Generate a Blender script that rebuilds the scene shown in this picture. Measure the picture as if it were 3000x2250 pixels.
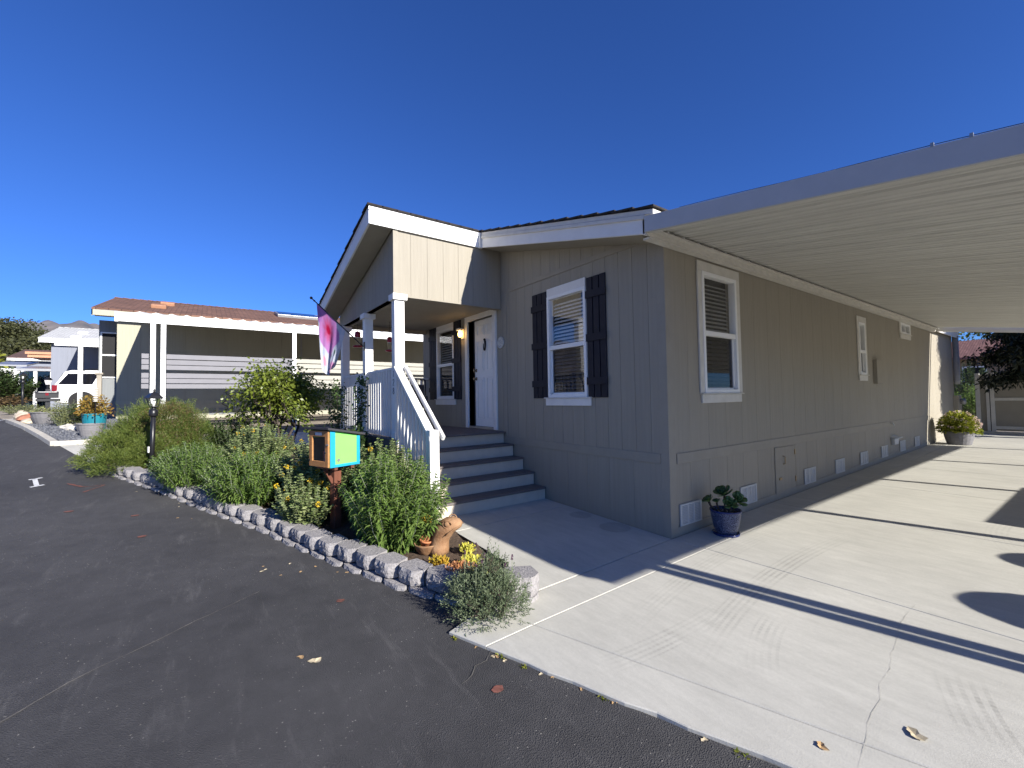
import bpy, bmesh, math, random
import numpy as np
from mathutils import Vector, Matrix, Euler
random.seed(7); RNG = np.random.default_rng(11)
for o in list(bpy.data.objects): bpy.data.objects.remove(o)
scene = bpy.context.scene; COL = scene.collection
# ------------------------------------------------------------------ camera
cam_d = bpy.data.cameras.new('camera'); cam = bpy.data.objects.new('camera', cam_d); COL.objects.link(cam)
RC = ((0.5810795, -0.03648033, -0.81302878), (0.81367623, 0.00558908, 0.58129146), (-0.01666162, -0.99931874, 0.03293087))
cam.matrix_world = Matrix(((RC[0][0], -RC[0][1], -RC[0][2], 2.86133), (RC[1][0], -RC[1][1], -RC[1][2], -4.16493), (RC[2][0], -RC[2][1], -RC[2][2], 1.6), (0, 0, 0, 1)))
cam_d.sensor_width = 36; cam_d.lens = 1248.06 / 3000 * 36; cam_d.clip_start = .05; cam_d.clip_end = 20000
scene.camera = cam
# ------------------------------------------------------------------ sky, sun, exposure
SUN_EL, SUN_AZ = math.radians(25.0), math.radians(11.0)      # azimuth from +X towards +Y
w = bpy.data.worlds.new('World'); scene.world = w; w.use_nodes = True
wn = w.node_tree; wn.nodes.clear()
sky = wn.nodes.new('ShaderNodeTexSky'); sky.sky_type = 'NISHITA'; sky.sun_disc = False
sky.sun_elevation = SUN_EL; sky.sun_rotation = math.pi / 2 - SUN_AZ
sky.altitude = 900; sky.air_density = 1.0; sky.dust_density = 0.15; sky.ozone_density = 4.0
hs = wn.nodes.new('ShaderNodeMix'); hs.data_type = 'RGBA'; hs.blend_type = 'MULTIPLY'; hs.inputs[0].default_value = 1; hs.inputs[7].default_value = (.225, .385, .725, 1)   # deep clear-air blue of the photograph, same over the whole sky
bg = wn.nodes.new('ShaderNodeBackground'); bg.inputs['Strength'].default_value = 0.10
wo = wn.nodes.new('ShaderNodeOutputWorld')
wn.links.new(sky.outputs[0], hs.inputs[6]); wn.links.new(hs.outputs[2], bg.inputs['Color']); wn.links.new(bg.outputs[0], wo.inputs[0])
sd = bpy.data.lights.new('sun', 'SUN'); sd.energy = 4.35; sd.angle = math.radians(.53); sd.color = (1, .955, .88)
so = bpy.data.objects.new('sun', sd); COL.objects.link(so)
SV = Vector((math.cos(SUN_EL) * math.cos(SUN_AZ), math.cos(SUN_EL) * math.sin(SUN_AZ), math.sin(SUN_EL)))
so.rotation_euler = SV.to_track_quat('Z', 'Y').to_euler(); so.location = SV * 60
vs = scene.view_settings; vs.view_transform = 'Standard'; vs.look = 'None'; vs.exposure = 1.18; vs.gamma = 1
vs.use_curve_mapping = False
# ------------------------------------------------------------------ materials
MATS = {}
def pmat(name, col, rough=.6, var=.12, scale=6, bump=0., bscale=80, metal=0., stretch=(1, 1, 1), spec=.4, col2=None, det=6):
    m = bpy.data.materials.new(name); m.use_nodes = True; n = m.node_tree; b = n.nodes['Principled BSDF']
    b.inputs['Roughness'].default_value = rough; b.inputs['Metallic'].default_value = metal; b.inputs['Specular IOR Level'].default_value = spec
    g = n.nodes.new('ShaderNodeNewGeometry'); mp = n.nodes.new('ShaderNodeMapping'); mp.inputs['Scale'].default_value = stretch
    n.links.new(g.outputs['Position'], mp.inputs[0])
    t = n.nodes.new('ShaderNodeTexNoise'); t.inputs['Scale'].default_value = scale; t.inputs['Detail'].default_value = det; t.inputs['Roughness'].default_value = .65
    n.links.new(mp.outputs[0], t.inputs['Vector'])
    r = n.nodes.new('ShaderNodeValToRGB'); e = r.color_ramp.elements; e[0].position = .3; e[1].position = .7
    c2 = col2 or tuple(min(1, c * (1 + var)) for c in col); c1 = tuple(c * (1 - var) for c in col)
    e[0].color = (*c1, 1); e[1].color = (*c2, 1)
    n.links.new(t.outputs['Fac'], r.inputs[0])
    oi = n.nodes.new('ShaderNodeObjectInfo'); mr = n.nodes.new('ShaderNodeMapRange')
    mr.inputs[3].default_value = 1 - var * .35; mr.inputs[4].default_value = 1 + var * .35; n.links.new(oi.outputs['Random'], mr.inputs[0])
    hv = n.nodes.new('ShaderNodeHueSaturation'); n.links.new(mr.outputs[0], hv.inputs['Value']); n.links.new(r.outputs[0], hv.inputs['Color'])
    n.links.new(hv.outputs[0], b.inputs['Base Color'])
    if bump:
        t2 = n.nodes.new('ShaderNodeTexNoise'); t2.inputs['Scale'].default_value = bscale; t2.inputs['Detail'].default_value = 4; n.links.new(mp.outputs[0], t2.inputs['Vector'])
        bp = n.nodes.new('ShaderNodeBump'); bp.inputs['Strength'].default_value = bump; bp.inputs['Distance'].default_value = .01
        n.links.new(t2.outputs['Fac'], bp.inputs['Height']); n.links.new(bp.outputs[0], b.inputs['Normal'])
    MATS[name] = m; return m
def leafmat(name, c1, c2, trans=.35, rough=.5):
    m = bpy.data.materials.new(name); m.use_nodes = True; n = m.node_tree; n.nodes.clear()
    out = n.nodes.new('ShaderNodeOutputMaterial'); at = n.nodes.new('ShaderNodeAttribute'); at.attribute_name = 'var'
    r = n.nodes.new('ShaderNodeValToRGB'); r.color_ramp.elements[0].color = (*c1, 1); r.color_ramp.elements[1].color = (*c2, 1)
    n.links.new(at.outputs['Fac'], r.inputs[0])
    p = n.nodes.new('ShaderNodeBsdfPrincipled'); p.inputs['Roughness'].default_value = rough; p.inputs['Specular IOR Level'].default_value = .35
    tr = n.nodes.new('ShaderNodeBsdfTranslucent'); mx = n.nodes.new('ShaderNodeMixShader'); mx.inputs[0].default_value = trans
    n.links.new(r.outputs[0], p.inputs['Base Color']); n.links.new(r.outputs[0], tr.inputs[0])
    n.links.new(p.outputs[0], mx.inputs[1]); n.links.new(tr.outputs[0], mx.inputs[2]); n.links.new(mx.outputs[0], out.inputs[0])
    MATS[name] = m; return m
def glassmat(name, tint=(1, 1, 1), refl=1.0):
    m = bpy.data.materials.new(name); m.use_nodes = True; n = m.node_tree; n.nodes.clear()
    out = n.nodes.new('ShaderNodeOutputMaterial'); tr = n.nodes.new('ShaderNodeBsdfTransparent'); tr.inputs[0].default_value = (*tint, 1)
    gl = n.nodes.new('ShaderNodeBsdfGlossy'); gl.inputs['Roughness'].default_value = .02; gl.inputs[0].default_value = (refl, refl, refl, 1)
    fr = n.nodes.new('ShaderNodeFresnel'); fr.inputs[0].default_value = 1.7; mx = n.nodes.new('ShaderNodeMixShader')
    ge = n.nodes.new('ShaderNodeNewGeometry'); mu = n.nodes.new('ShaderNodeMath'); mu.operation = 'MULTIPLY_ADD'   # reflect on the front face only
    mu.inputs[1].default_value = -1; mu.inputs[2].default_value = 1; mm = n.nodes.new('ShaderNodeMath'); mm.operation = 'MULTIPLY'
    n.links.new(ge.outputs['Backfacing'], mu.inputs[0]); n.links.new(mu.outputs[0], mm.inputs[0]); n.links.new(fr.outputs[0], mm.inputs[1]); n.links.new(mm.outputs[0], mx.inputs[0]); n.links.new(tr.outputs[0], mx.inputs[1]); n.links.new(gl.outputs[0], mx.inputs[2]); n.links.new(mx.outputs[0], out.inputs[0])
    MATS[name] = m; return m
def emitmat(name, col, s):
    m = bpy.data.materials.new(name); m.use_nodes = True; b = m.node_tree.nodes['Principled BSDF']
    b.inputs['Base Color'].default_value = (*col, 1); b.inputs['Emission Color'].default_value = (*col, 1); b.inputs['Emission Strength'].default_value = s
    MATS[name] = m; return m
pmat('siding', (.30, .272, .218), .75, .07, 3, .35, 30, stretch=(9, 9, .35))
pmat('siding_plain', (.30, .272, .218), .75, .06, 4, .2, 60)
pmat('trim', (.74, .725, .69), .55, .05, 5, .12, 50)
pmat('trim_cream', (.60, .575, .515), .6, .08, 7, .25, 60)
pmat('white_paint', (.80, .80, .78), .45, .03, 4, .06, 40)
pmat('shutter', (.014, .015, .024), .6, .2, 8, .1, 60, spec=.2)
pmat('deck', (.135, .115, .108), .65, .16, 9, .2, 60, stretch=(1, 6, 1))
pmat('riser', (.55, .48, .385), .7, .08, 6, .1, 60)
pmat('pan', (.57, .56, .515), .5, .09, 2.2, .25, 130, stretch=(.35, 4, 4))
pmat('grey_white', (.44, .445, .45), .5, .04, 4, .06, 40)
pmat('shingle', (.028, .024, .023), .9, .4, 14, .5, 120)
pmat('dark', (.012, .012, .013), .8, .1, 5)
pmat('black_metal', (.012, .012, .014), .35, .2, 20, .05, 60)
pmat('grey_metal', (.33, .33, .33), .4, .1, 20, .05, 60, metal=.6)
pmat('brass', (.30, .22, .13), .35, .2, 30, metal=.8)
pmat('vent', (.52, .52, .50), .5, .05, 20)
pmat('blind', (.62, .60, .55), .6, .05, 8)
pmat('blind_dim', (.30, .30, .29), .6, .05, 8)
glassmat('glass'); glassmat('glass_tint', (.25, .28, .3)); glassmat('screen', (.6, .6, .62), .6)
# ------------------------------------------------------------------ mesh helpers
ORG = {}
class MB:
    def __init__(s): s.v = []; s.f = []
    def add(s, vs, fs, M=None):
        n = len(s.v)
        s.v += [tuple(M @ Vector(v)) if M is not None else tuple(v) for v in vs]
        s.f += [tuple(i + n for i in f) for f in fs]; return s
    def box(s, a, b, M=None):
        (x0, y0, z0), (x1, y1, z1) = a, b
        x0, x1 = min(x0, x1), max(x0, x1); y0, y1 = min(y0, y1), max(y0, y1); z0, z1 = min(z0, z1), max(z0, z1)
        return s.add([(x0, y0, z0), (x1, y0, z0), (x1, y1, z0), (x0, y1, z0), (x0, y0, z1), (x1, y0, z1), (x1, y1, z1), (x0, y1, z1)],
                     [(3, 2, 1, 0), (4, 5, 6, 7), (0, 1, 5, 4), (1, 2, 6, 5), (2, 3, 7, 6), (3, 0, 4, 7)], M)
    def hexa(s, p):   # 8 points: bottom 4 (ccw), top 4
        return s.add(p, [(3, 2, 1, 0), (4, 5, 6, 7), (0, 1, 5, 4), (1, 2, 6, 5), (2, 3, 7, 6), (3, 0, 4, 7)])
    def bar(s, a, b, wd, ht, up=(0, 0, 1)):   # oblong bar between two points
        a, b = Vector(a), Vector(b); d = (b - a).normalized(); sd = d.cross(Vector(up)).normalized() * wd / 2; u = sd.cross(d).normalized() * ht / 2
        return s.hexa([a - sd - u, a + sd - u, b + sd - u, b - sd - u, a - sd + u, a + sd + u, b + sd + u, b - sd + u])
    def prism(s, poly, fn, t0, t1):   # poly: list of (a,b); fn(a,b,t) -> xyz
        n = len(poly); vs = [fn(a, b, t0) for a, b in poly] + [fn(a, b, t1) for a, b in poly]
        return s.add(vs, [tuple(range(n - 1, -1, -1)), tuple(range(n, 2 * n))] + [(i, (i + 1) % n, n + (i + 1) % n, n + i) for i in range(n)])
    def tube(s, pts, r, n=8):
        pts = [Vector(p) for p in pts]; m = len(pts); rs = r if hasattr(r, '__len__') else [r] * m; vs = []; ref = None
        for i, p in enumerate(pts):
            d = (pts[min(i + 1, m - 1)] - pts[max(i - 1, 0)]).normalized()
            if ref is None: ref = Vector((1, 0, 0)) if abs(d.x) < .8 else Vector((0, 1, 0))
            a = (ref - d * ref.dot(d)).normalized(); ref = a; b = d.cross(a)
            vs += [p + (a * math.cos(2 * math.pi * k / n) + b * math.sin(2 * math.pi * k / n)) * rs[i] for k in range(n)]
        fs = [(i * n + k, i * n + (k + 1) % n, (i + 1) * n + (k + 1) % n, (i + 1) * n + k) for i in range(m - 1) for k in range(n)]
        return s.add(vs, fs + [tuple(range(n - 1, -1, -1)), tuple(range((m - 1) * n, m * n))])
    def lathe(s, prof, c=(0, 0, 0), n=24, sx=1, sy=1, caps=True, M=None, rot=0):
        m = len(prof); vs = [(c[0] + r * sx * math.cos(2 * math.pi * k / n + rot), c[1] + r * sy * math.sin(2 * math.pi * k / n + rot), c[2] + z) for r, z in prof for k in range(n)]
        fs = [(i * n + k, i * n + (k + 1) % n, (i + 1) * n + (k + 1) % n, (i + 1) * n + k) for i in range(m - 1) for k in range(n)]
        if caps: fs += [tuple(range(n - 1, -1, -1)), tuple(range((m - 1) * n, m * n))]
        return s.add(vs, fs, M)
    def ball(s, c, r, n=12, m=8, sc=(1, 1, 1), M=None):
        prof = [(max(1e-4, r * math.sin(math.pi * i / m)), -r * math.cos(math.pi * i / m)) for i in range(m + 1)]
        T = Matrix.Translation(Vector(c)) @ Matrix.Diagonal((*sc, 1))
        return s.lathe(prof, n=n, M=(M @ T if M is not None else T))
    def mesh(s, name, org=(0, 0, 0), smooth=False):
        me = bpy.data.meshes.new(name); o = Vector(org)
        me.from_pydata([(v[0] - o.x, v[1] - o.y, v[2] - o.z) for v in s.v], [], s.f)
        if smooth: me.polygons.foreach_set('use_smooth', [True] * len(me.polygons))
        me.update(); return me
    def build(s, name, mat, parent=None, smooth=False, bevel=0, origin=None, label=None):
        org = ORG.get(parent.name, Vector()) if parent else Vector(origin or (0, 0, 0))
        o = bpy.data.objects.new(name, s.mesh(name, org, smooth)); COL.objects.link(o)
        o.data.materials.append(MATS[mat] if isinstance(mat, str) else mat)
        if parent: o.parent = parent; ORG[o.name] = org
        else: o.location = org; ORG[o.name] = org
        if bevel:
            b = o.modifiers.new('bevel', 'BEVEL'); b.width = bevel; b.segments = 2; b.limit_method = 'ANGLE'
        if smooth == 'auto': pass
        if label: o['label'] = label
        return o
def smooth_by_angle(o, a=40):
    bm = bmesh.new(); bm.from_mesh(o.data)
    for e in bm.edges:
        e.smooth = not (len(e.link_faces) == 2 and e.calc_face_angle(0) > math.radians(a))
    for f in bm.faces: f.smooth = True
    bm.to_mesh(o.data); bm.free(); return o
def inst(mesh, name, mat, parent, loc=(0, 0, 0), rot=(0, 0, 0), scale=(1, 1, 1), label=None):
    """linked-mesh piece; loc is world for world-built things"""
    o = bpy.data.objects.new(name, mesh); COL.objects.link(o)
    if not mesh.materials: mesh.materials.append(MATS[mat] if isinstance(mat, str) else mat)
    o.parent = parent; o.location = Vector(loc) - (ORG.get(parent.name, Vector()) if parent else Vector()); o.rotation_euler = rot; o.scale = scale
    if label: o['label'] = label
    return o
def tag(o, label, cat=None, group=None, kind=None):
    o['label'] = label
    if cat: o['category'] = cat
    if group: o['group'] = group
    if kind: o['kind'] = kind
    return o
def thing(name, label, cat, loc=(0, 0, 0), rotz=0, group=None, local=False):
    o = bpy.data.objects.new(name, None); o.empty_display_size = .2; COL.objects.link(o); o.location = loc; o.rotation_euler = (0, 0, rotz)
    ORG[o.name] = Vector((0, 0, 0)) if local else Vector(loc)
    return tag(o, label, cat, group)
def structure(o, name=None): o['kind'] = 'structure'; return o
def copy_tree(o, parent=None):
    c = o.copy(); COL.objects.link(c); c.parent = parent; ORG[c.name] = ORG.get(o.name, Vector())
    for ch in list(o.children): copy_tree(ch, c)
    return c
# leaves: many small folded faces with a per-leaf 'var' attribute
def leaf_arrays(P, D, N, L, W, droop=.25, seg=2):
    P = np.asarray(P, float); D = np.asarray(D, float); N = np.asarray(N, float); n = len(P)
    D = D / np.linalg.norm(D, axis=1, keepdims=True); S = np.cross(D, N); S /= np.linalg.norm(S, axis=1, keepdims=True) + 1e-9; N = np.cross(S, D)
    L = np.broadcast_to(np.asarray(L, float), (n,))[:, None]; W = np.broadcast_to(np.asarray(W, float), (n,))[:, None]; dr = droop * L
    if seg == 2:
        V = np.stack([P, P + D * L * .5 - S * W / 2 + N * L * .02 - [0, 0, 1] * dr * .2, P + D * L * .5 + S * W / 2 + N * L * .02 - [0, 0, 1] * dr * .2, P + D * L - [0, 0, 1] * dr], 1)
        F = [(0, 2, 1), (1, 2, 3)]
    else:
        V = np.stack([P, P + D * L * .33 - S * W / 2 - [0, 0, 1] * dr * .06, P + D * L * .33 + S * W / 2 - [0, 0, 1] * dr * .06,
                      P + D * L * .68 - S * W * .42 - [0, 0, 1] * dr * .4, P + D * L * .68 + S * W * .42 - [0, 0, 1] * dr * .4, P + D * L * .97 - [0, 0, 1] * dr], 1)
        F = [(0, 2, 1), (1, 2, 4), (1, 4, 3), (3, 4, 5)]
    k = V.shape[1]
    T = (np.arange(n)[:, None, None] * k + np.array(F)[None]).reshape(-1, 3)
    return V.reshape(-1, 3), T, k
def leaf_mesh(name, P, D, N, L, W, mat, parent=None, droop=.25, seg=2, var=None, origin=(0, 0, 0)):
    V, T, k = leaf_arrays(P, D, N, L, W, droop, seg); n = len(P)
    org = ORG.get(parent.name, Vector()) if parent else Vector(origin)
    V = V - np.array(org)
    me = bpy.data.meshes.new(name); me.vertices.add(len(V)); me.vertices.foreach_set('co', V.astype(np.float32).ravel())
    me.loops.add(len(T) * 3); me.loops.foreach_set('vertex_index', T.astype(np.int32).ravel())
    me.polygons.add(len(T)); me.polygons.foreach_set('loop_start', np.arange(0, len(T) * 3, 3, dtype=np.int32))
    a = me.attributes.new('var', 'FLOAT', 'POINT'); vv = RNG.random(n) if var is None else np.asarray(var)
    a.data.foreach_set('value', np.repeat(vv, k).astype(np.float32))
    me.update(calc_edges=True); me.validate(); me.materials.append(MATS[mat])
    o = bpy.data.objects.new(name, me); COL.objects.link(o)
    if parent: o.parent = parent
    else: o.location = org
    ORG[o.name] = org
    return o
def rdir(n, up=0.):
    d = RNG.normal(size=(n, 3)); d[:, 2] += up; return d / np.linalg.norm(d, axis=1, keepdims=True)
# ------------------------------------------------------------------ terrain
TX = [-2000, -200, -60, -30, -20, -14, -11, -6, -2.4, 0, 60]; TZ = [8, 2.6, 1.6, 1.42, 1.27, 1.0, .75, .32, .06, 0, 0]
def gz(x, y): return float(np.interp(x, TX, TZ)) + .012 * min(max(y, 0), 40)
def sheet(name, mat, poly_fn, xs, ts, dz=0.):
    """grid sheet: poly_fn(x,t)->(x,y); follows the terrain"""
    vs, fs = [], []; nt = len(ts)
    for x in xs:
        for t in ts:
            X, Y = poly_fn(x, t); vs.append((X, Y, gz(X, Y) + dz))
    for i in range(len(xs) - 1):
        for j in range(nt - 1):
            a = i * nt + j; fs.append((a, a + nt, a + nt + 1, a + 1))
    return structure(MB().add(vs, fs).build(name, mat, smooth=True))
# ------------------------------------------------------------------ ground, road, concrete
def ye(x): return -2.9 + .37 * x
m = pmat('soil_ground', (.25, .215, .17), .95, .35, 2.5, .6, 40)
sheet('ground', 'soil_ground', lambda x, t: (x, t), sorted(set(TX + [-100, 200, 3000, -3000])), [-3000, -60, 0, 40, 3000], -.02)
def asphalt():
    m = bpy.data.materials.new('asphalt'); m.use_nodes = True; n = m.node_tree; b = n.nodes['Principled BSDF']; L = n.links.new
    g = n.nodes.new('ShaderNodeNewGeometry')
    def noise(s, d=6, rough=.6, vec=None):
        t = n.nodes.new('ShaderNodeTexNoise'); t.inputs['Scale'].default_value = s; t.inputs['Detail'].default_value = d; t.inputs['Roughness'].default_value = rough
        L(vec or g.outputs['Position'], t.inputs['Vector']); return t.outputs['Fac']
    def ramp(f, p0, p1, c0, c1):
        r = n.nodes.new('ShaderNodeValToRGB'); r.color_ramp.elements[0].position = p0; r.color_ramp.elements[1].position = p1
        r.color_ramp.elements[0].color = (*c0, 1); r.color_ramp.elements[1].color = (*c1, 1); L(f, r.inputs[0]); return r.outputs[0]
    def mix(f, a, bb, mode='MIX'):
        x = n.nodes.new('ShaderNodeMix'); x.data_type = 'RGBA'; x.blend_type = mode
        if isinstance(f, float): x.inputs[0].default_value = f
        else: L(f, x.inputs[0])
        L(a, x.inputs[6])
        if isinstance(bb, tuple): x.inputs[7].default_value = (*bb, 1)
        else: L(bb, x.inputs[7])
        return x.outputs[2]
    c = ramp(noise(.55, 9, .75), .3, .75, (.036, .035, .036), (.068, .066, .066))
    c = mix(.5, c, ramp(noise(7, 6), .35, .7, (.4, .4, .4), (.62, .62, .62)), 'OVERLAY')
    mp = n.nodes.new('ShaderNodeMapping'); mp.inputs['Rotation'].default_value = (0, 0, -.35); mp.inputs['Scale'].default_value = (1, 6, 1); L(g.outputs['Position'], mp.inputs[0])
    c = mix(ramp(noise(1.3, 9, .75, mp.outputs[0]), .56, .76, (0, 0, 0), (.55, .55, .55)), c, (.13, .125, .12))
    v = n.nodes.new('ShaderNodeTexVoronoi'); v.inputs['Scale'].default_value = 34; L(g.outputs['Position'], v.inputs['Vector'])
    big = ramp(noise(1.1, 5), .38, .7, (0, 0, 0), (1, 1, 1))
    sp = ramp(v.outputs['Distance'], .10, .16, (1, 1, 1), (0, 0, 0))
    k = mix(1., sp, big, 'MULTIPLY')
    vc = n.nodes.new('ShaderNodeSeparateColor'); L(v.outputs['Color'], vc.inputs[0])
    k = mix(1., k, ramp(vc.outputs[0], .55, .8, (0, 0, 0), (1, 1, 1)), 'MULTIPLY')
    c = mix(k, c, (.34, .32, .28))
    v2 = n.nodes.new('ShaderNodeTexVoronoi'); v2.inputs['Scale'].default_value = 150; L(g.outputs['Position'], v2.inputs['Vector'])
    c = mix(.35, c, ramp(v2.outputs['Distance'], 0, .7, (.3, .3, .3), (.7, .7, .7)), 'OVERLAY')
    L(c, b.inputs['Base Color']); b.inputs['Roughness'].default_value = .8; b.inputs['Specular IOR Level'].default_value = .35
    bp = n.nodes.new('ShaderNodeBump'); bp.inputs['Strength'].default_value = .6; bp.inputs['Distance'].default_value = .006; L(v2.outputs['Distance'], bp.inputs['Height']); L(bp.outputs[0], b.inputs['Normal'])
    MATS['asphalt'] = m
asphalt()
rx = sorted(set(TX + [12, 30, 60, -8.2, -4, -1, .18, .3, 3, 6.3]))
rx = [x for x in rx if -60 <= x <= 60]
def road_pt(x, t):
    in_e = .55 if -8.2 <= x <= .18 else 0.
    return (x, ye(x) + in_e) if t == 1 else (x, ye(x) - (1 - t) * 6.4)
road = sheet('road', 'asphalt', road_pt, rx, [0, .5, .9, 1], .004)
# painted marks and sand-filled cracks on the road
pmat('paint_white', (.55, .55, .55), .8, .3, 30); pmat('paint_red', (.17, .065, .048), .85, .5, 30); pmat('crack', (.13, .12, .105), .9, .35, 25)
def strip(name, pts, wd, mat, parent, dz=.009, jit=0.):
    pts = [Vector((p[0], p[1], 0)) for p in pts]; fine = []
    for a, b in zip(pts[:-1], pts[1:]):
        k = max(2, int((b - a).length / (.05 if jit else .3)))
        fine += [a.lerp(b, i / k) for i in range(k)]
    fine.append(pts[-1]); vs, fs = [], []; j = 0
    for i, p in enumerate(fine):
        d = (fine[min(i + 1, len(fine) - 1)] - fine[max(i - 1, 0)]).normalized(); s = Vector((-d.y, d.x, 0))
        j = .8 * j + random.gauss(0, jit); q = p + s * j; ww = wd * (1 if not jit else random.uniform(.35, 1.6)) * .5
        for sg in (-1, 1):
            r = q + s * sg * ww; vs.append((r.x, r.y, gz(r.x, r.y) + dz))
        if i: fs.append((2 * i - 2, 2 * i - 1, 2 * i + 1, 2 * i))
    return MB().add(vs, fs).build(name, mat, parent)
def arc(c, r, a0, a1, n=10): return [(c[0] + r * math.cos(a0 + (a1 - a0) * i / n), c[1] + r * math.sin(a0 + (a1 - a0) * i / n)) for i in range(n + 1)]
strip('crack_line', [(-1.27, -3.81), (-1.13, -4.04), (-.98, -4.27), (-.87, -4.43), (-.80, -4.56), (-.72, -4.69), (-.63, -4.80), (-.53, -4.90), (-.43, -5.0), (.1, -5.5)], .006, 'crack', road, jit=.004)
strip('crack_line', [(.53, -2.70), (.60, -2.78), (.60, -2.86), (.66, -2.92), (.70, -3.0)], .005, 'crack', road, jit=.004)
# white I-shaped utility mark, red arrows and dots
for a, b in (((-7.22, -6.42), (-6.66, -6.27)), ((-7.16, -6.47), (-7.25, -6.34)), ((-6.61, -6.33), (-6.70, -6.20))):
    strip('paint_mark', [a, b], .055, 'paint_white', road)
strip('paint_mark', [(-6.64, -5.94), (-6.48, -5.83), (-6.3, -5.72), (-6.27, -5.6), (-6.32, -5.48)], .03, 'paint_red', road, jit=.004)
strip('paint_mark', [(-6.3, -5.46), (-6.1, -5.56), (-5.94, -5.65)], .03, 'paint_red', road, jit=.004)
for cx_, cy_, r_ in ((.86, -2.86, .035), (-3.4, -4.75, .045), (-4.3, -4.9, .04), (-4.9, -5.6, .05), (-.72, -3.3, .03)):
    MB().add([(cx_ + r_ * random.uniform(.7, 1.2) * math.cos(a * .7), cy_ + r_ * random.uniform(.7, 1.2) * math.sin(a * .7), gz(cx_, cy_) + .009) for a in range(9)], [tuple(range(9))]).build('paint_mark', 'paint_red', road)
for a, b in (((-17.2, -9.6), (-18.6, -9.2)), ((-24.5, -12.6), (-26.0, -10.6))): strip('paint_mark', [a, b], .10, 'paint_white', road)

def concrete():
    m = bpy.data.materials.new('concrete'); m.use_nodes = True; n = m.node_tree; b = n.nodes['Principled BSDF']; L = n.links.new
    g = n.nodes.new('ShaderNodeNewGeometry'); sx = n.nodes.new('ShaderNodeSeparateXYZ'); L(g.outputs['Position'], sx.inputs[0])
    def noise(s, d=6, rough=.6, vec=None):
        t = n.nodes.new('ShaderNodeTexNoise'); t.inputs['Scale'].default_value = s; t.inputs['Detail'].default_value = d; t.inputs['Roughness'].default_value = rough
        L(vec or g.outputs['Position'], t.inputs['Vector']); return t.outputs['Fac']
    def ramp(f, p0, p1, c0, c1):
        r = n.nodes.new('ShaderNodeMapRange'); r.inputs[1].default_value = p0; r.inputs[2].default_value = p1; r.inputs[3].default_value = c0; r.inputs[4].default_value = c1; L(f, r.inputs[0]); return r.outputs[0]
    def mth(op, a, b_=None, c_=None):
        x = n.nodes.new('ShaderNodeMath'); x.operation = op
        for i, v in enumerate((a, b_, c_)):
            if v is None: continue
            if isinstance(v, (int, float)): x.inputs[i].default_value = v
            else: L(v, x.inputs[i])
        return x.outputs[0]
    mp = n.nodes.new('ShaderNodeMapping'); mp.inputs['Rotation'].default_value = (0, 0, .5); mp.inputs['Scale'].default_value = (1, 4, 1); L(g.outputs['Position'], mp.inputs[0])
    val = mth('MULTIPLY', ramp(noise(.9, 7, .65), .3, .7, .88, 1.07), ramp(noise(2.6, 9, .75, mp.outputs[0]), .35, .75, 1.05, .86))
    val = mth('MULTIPLY', val, ramp(noise(60, 3), .3, .7, .96, 1.03))
    tot = None
    for (cx_, cy_, r_, a0, a1, wd, st, sg) in TYRES:
        dx = mth('SUBTRACT', sx.outputs[0], cx_); dy = mth('SUBTRACT', sx.outputs[1], cy_)
        rr = mth('SUBTRACT', mth('SQRT', mth('ADD', mth('MULTIPLY', dx, dx), mth('MULTIPLY', dy, dy))), r_)
        ang = mth('ARCTAN2', mth('MULTIPLY', dy, sg), mth('MULTIPLY', dx, sg)); fd = (a1 - a0) * .35
        band = ramp(mth('ABSOLUTE', rr), wd * .5, wd * .42, 0, 1)
        ribs = ramp(mth('SINE', mth('MULTIPLY', rr, 2 * math.pi * 5 / wd)), -.2, .5, 0, 1)
        tread = ramp(mth('SINE', mth('MULTIPLY', ang, r_ * 160)), -.6, .6, .55, 1)
        lim = mth('MULTIPLY', ramp(ang, a0, a0 + fd, 0, 1), ramp(ang, a1 - fd, a1, 1, 0))
        k = mth('MULTIPLY', mth('MULTIPLY', band, mth('MULTIPLY', ribs, tread)), mth('MULTIPLY', lim, st))
        k = mth('MULTIPLY', k, ramp(noise(3, 4), .35, .62, .1, 1))
        tot = k if tot is None else mth('MAXIMUM', tot, k)
    val = mth('MULTIPLY', val, mth('SUBTRACT', 1, tot))
    # two faint ring stains where pots stood
    for cx_, cy_, r_ in ((-1.22, -.18, .16), (-.62, -.2, .2)):
        dx = mth('SUBTRACT', sx.outputs[0], cx_); dy = mth('SUBTRACT', sx.outputs[1], cy_)
        rr = mth('SQRT', mth('ADD', mth('MULTIPLY', dx, dx), mth('MULTIPLY', dy, dy)))
        val = mth('MULTIPLY', val, ramp(rr, r_, r_ - .03, 1, .80))
    hv = n.nodes.new('ShaderNodeHueSaturation'); hv.inputs['Color'].default_value = (.475, .462, .412, 1); L(val, hv.inputs['Value']); L(hv.outputs[0], b.inputs['Base Color'])
    b.inputs['Roughness'].default_value = .85; b.inputs['Specular IOR Level'].default_value = .3
    bp = n.nodes.new('ShaderNodeBump'); bp.inputs['Strength'].default_value = .25; bp.inputs['Distance'].default_value = .004; L(noise(120, 3), bp.inputs['Height']); L(bp.outputs[0], b.inputs['Normal'])
    MATS['concrete'] = m
TYRES = [(9.21, .38, 8.12, -.15, .28, .21, .25, -1), (9.5, .5, 8.9, -.1, .3, .2, .14, -1), (3.43, -.66, 1.99, .05, .5, .2, .2, -1), (5.21, -.06, 2.97, .22, .5, .24, .24, -1), (-4.35, -1.41, 5.5, -.17, .08, .2, .18, 1), (4.6, 3.0, 2.5, -.6, .7, .2, .1, -1)]
concrete()
pmat('joint_dirt', (.07, .06, .05), .95, .3, 20)
dv = MB()
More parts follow.
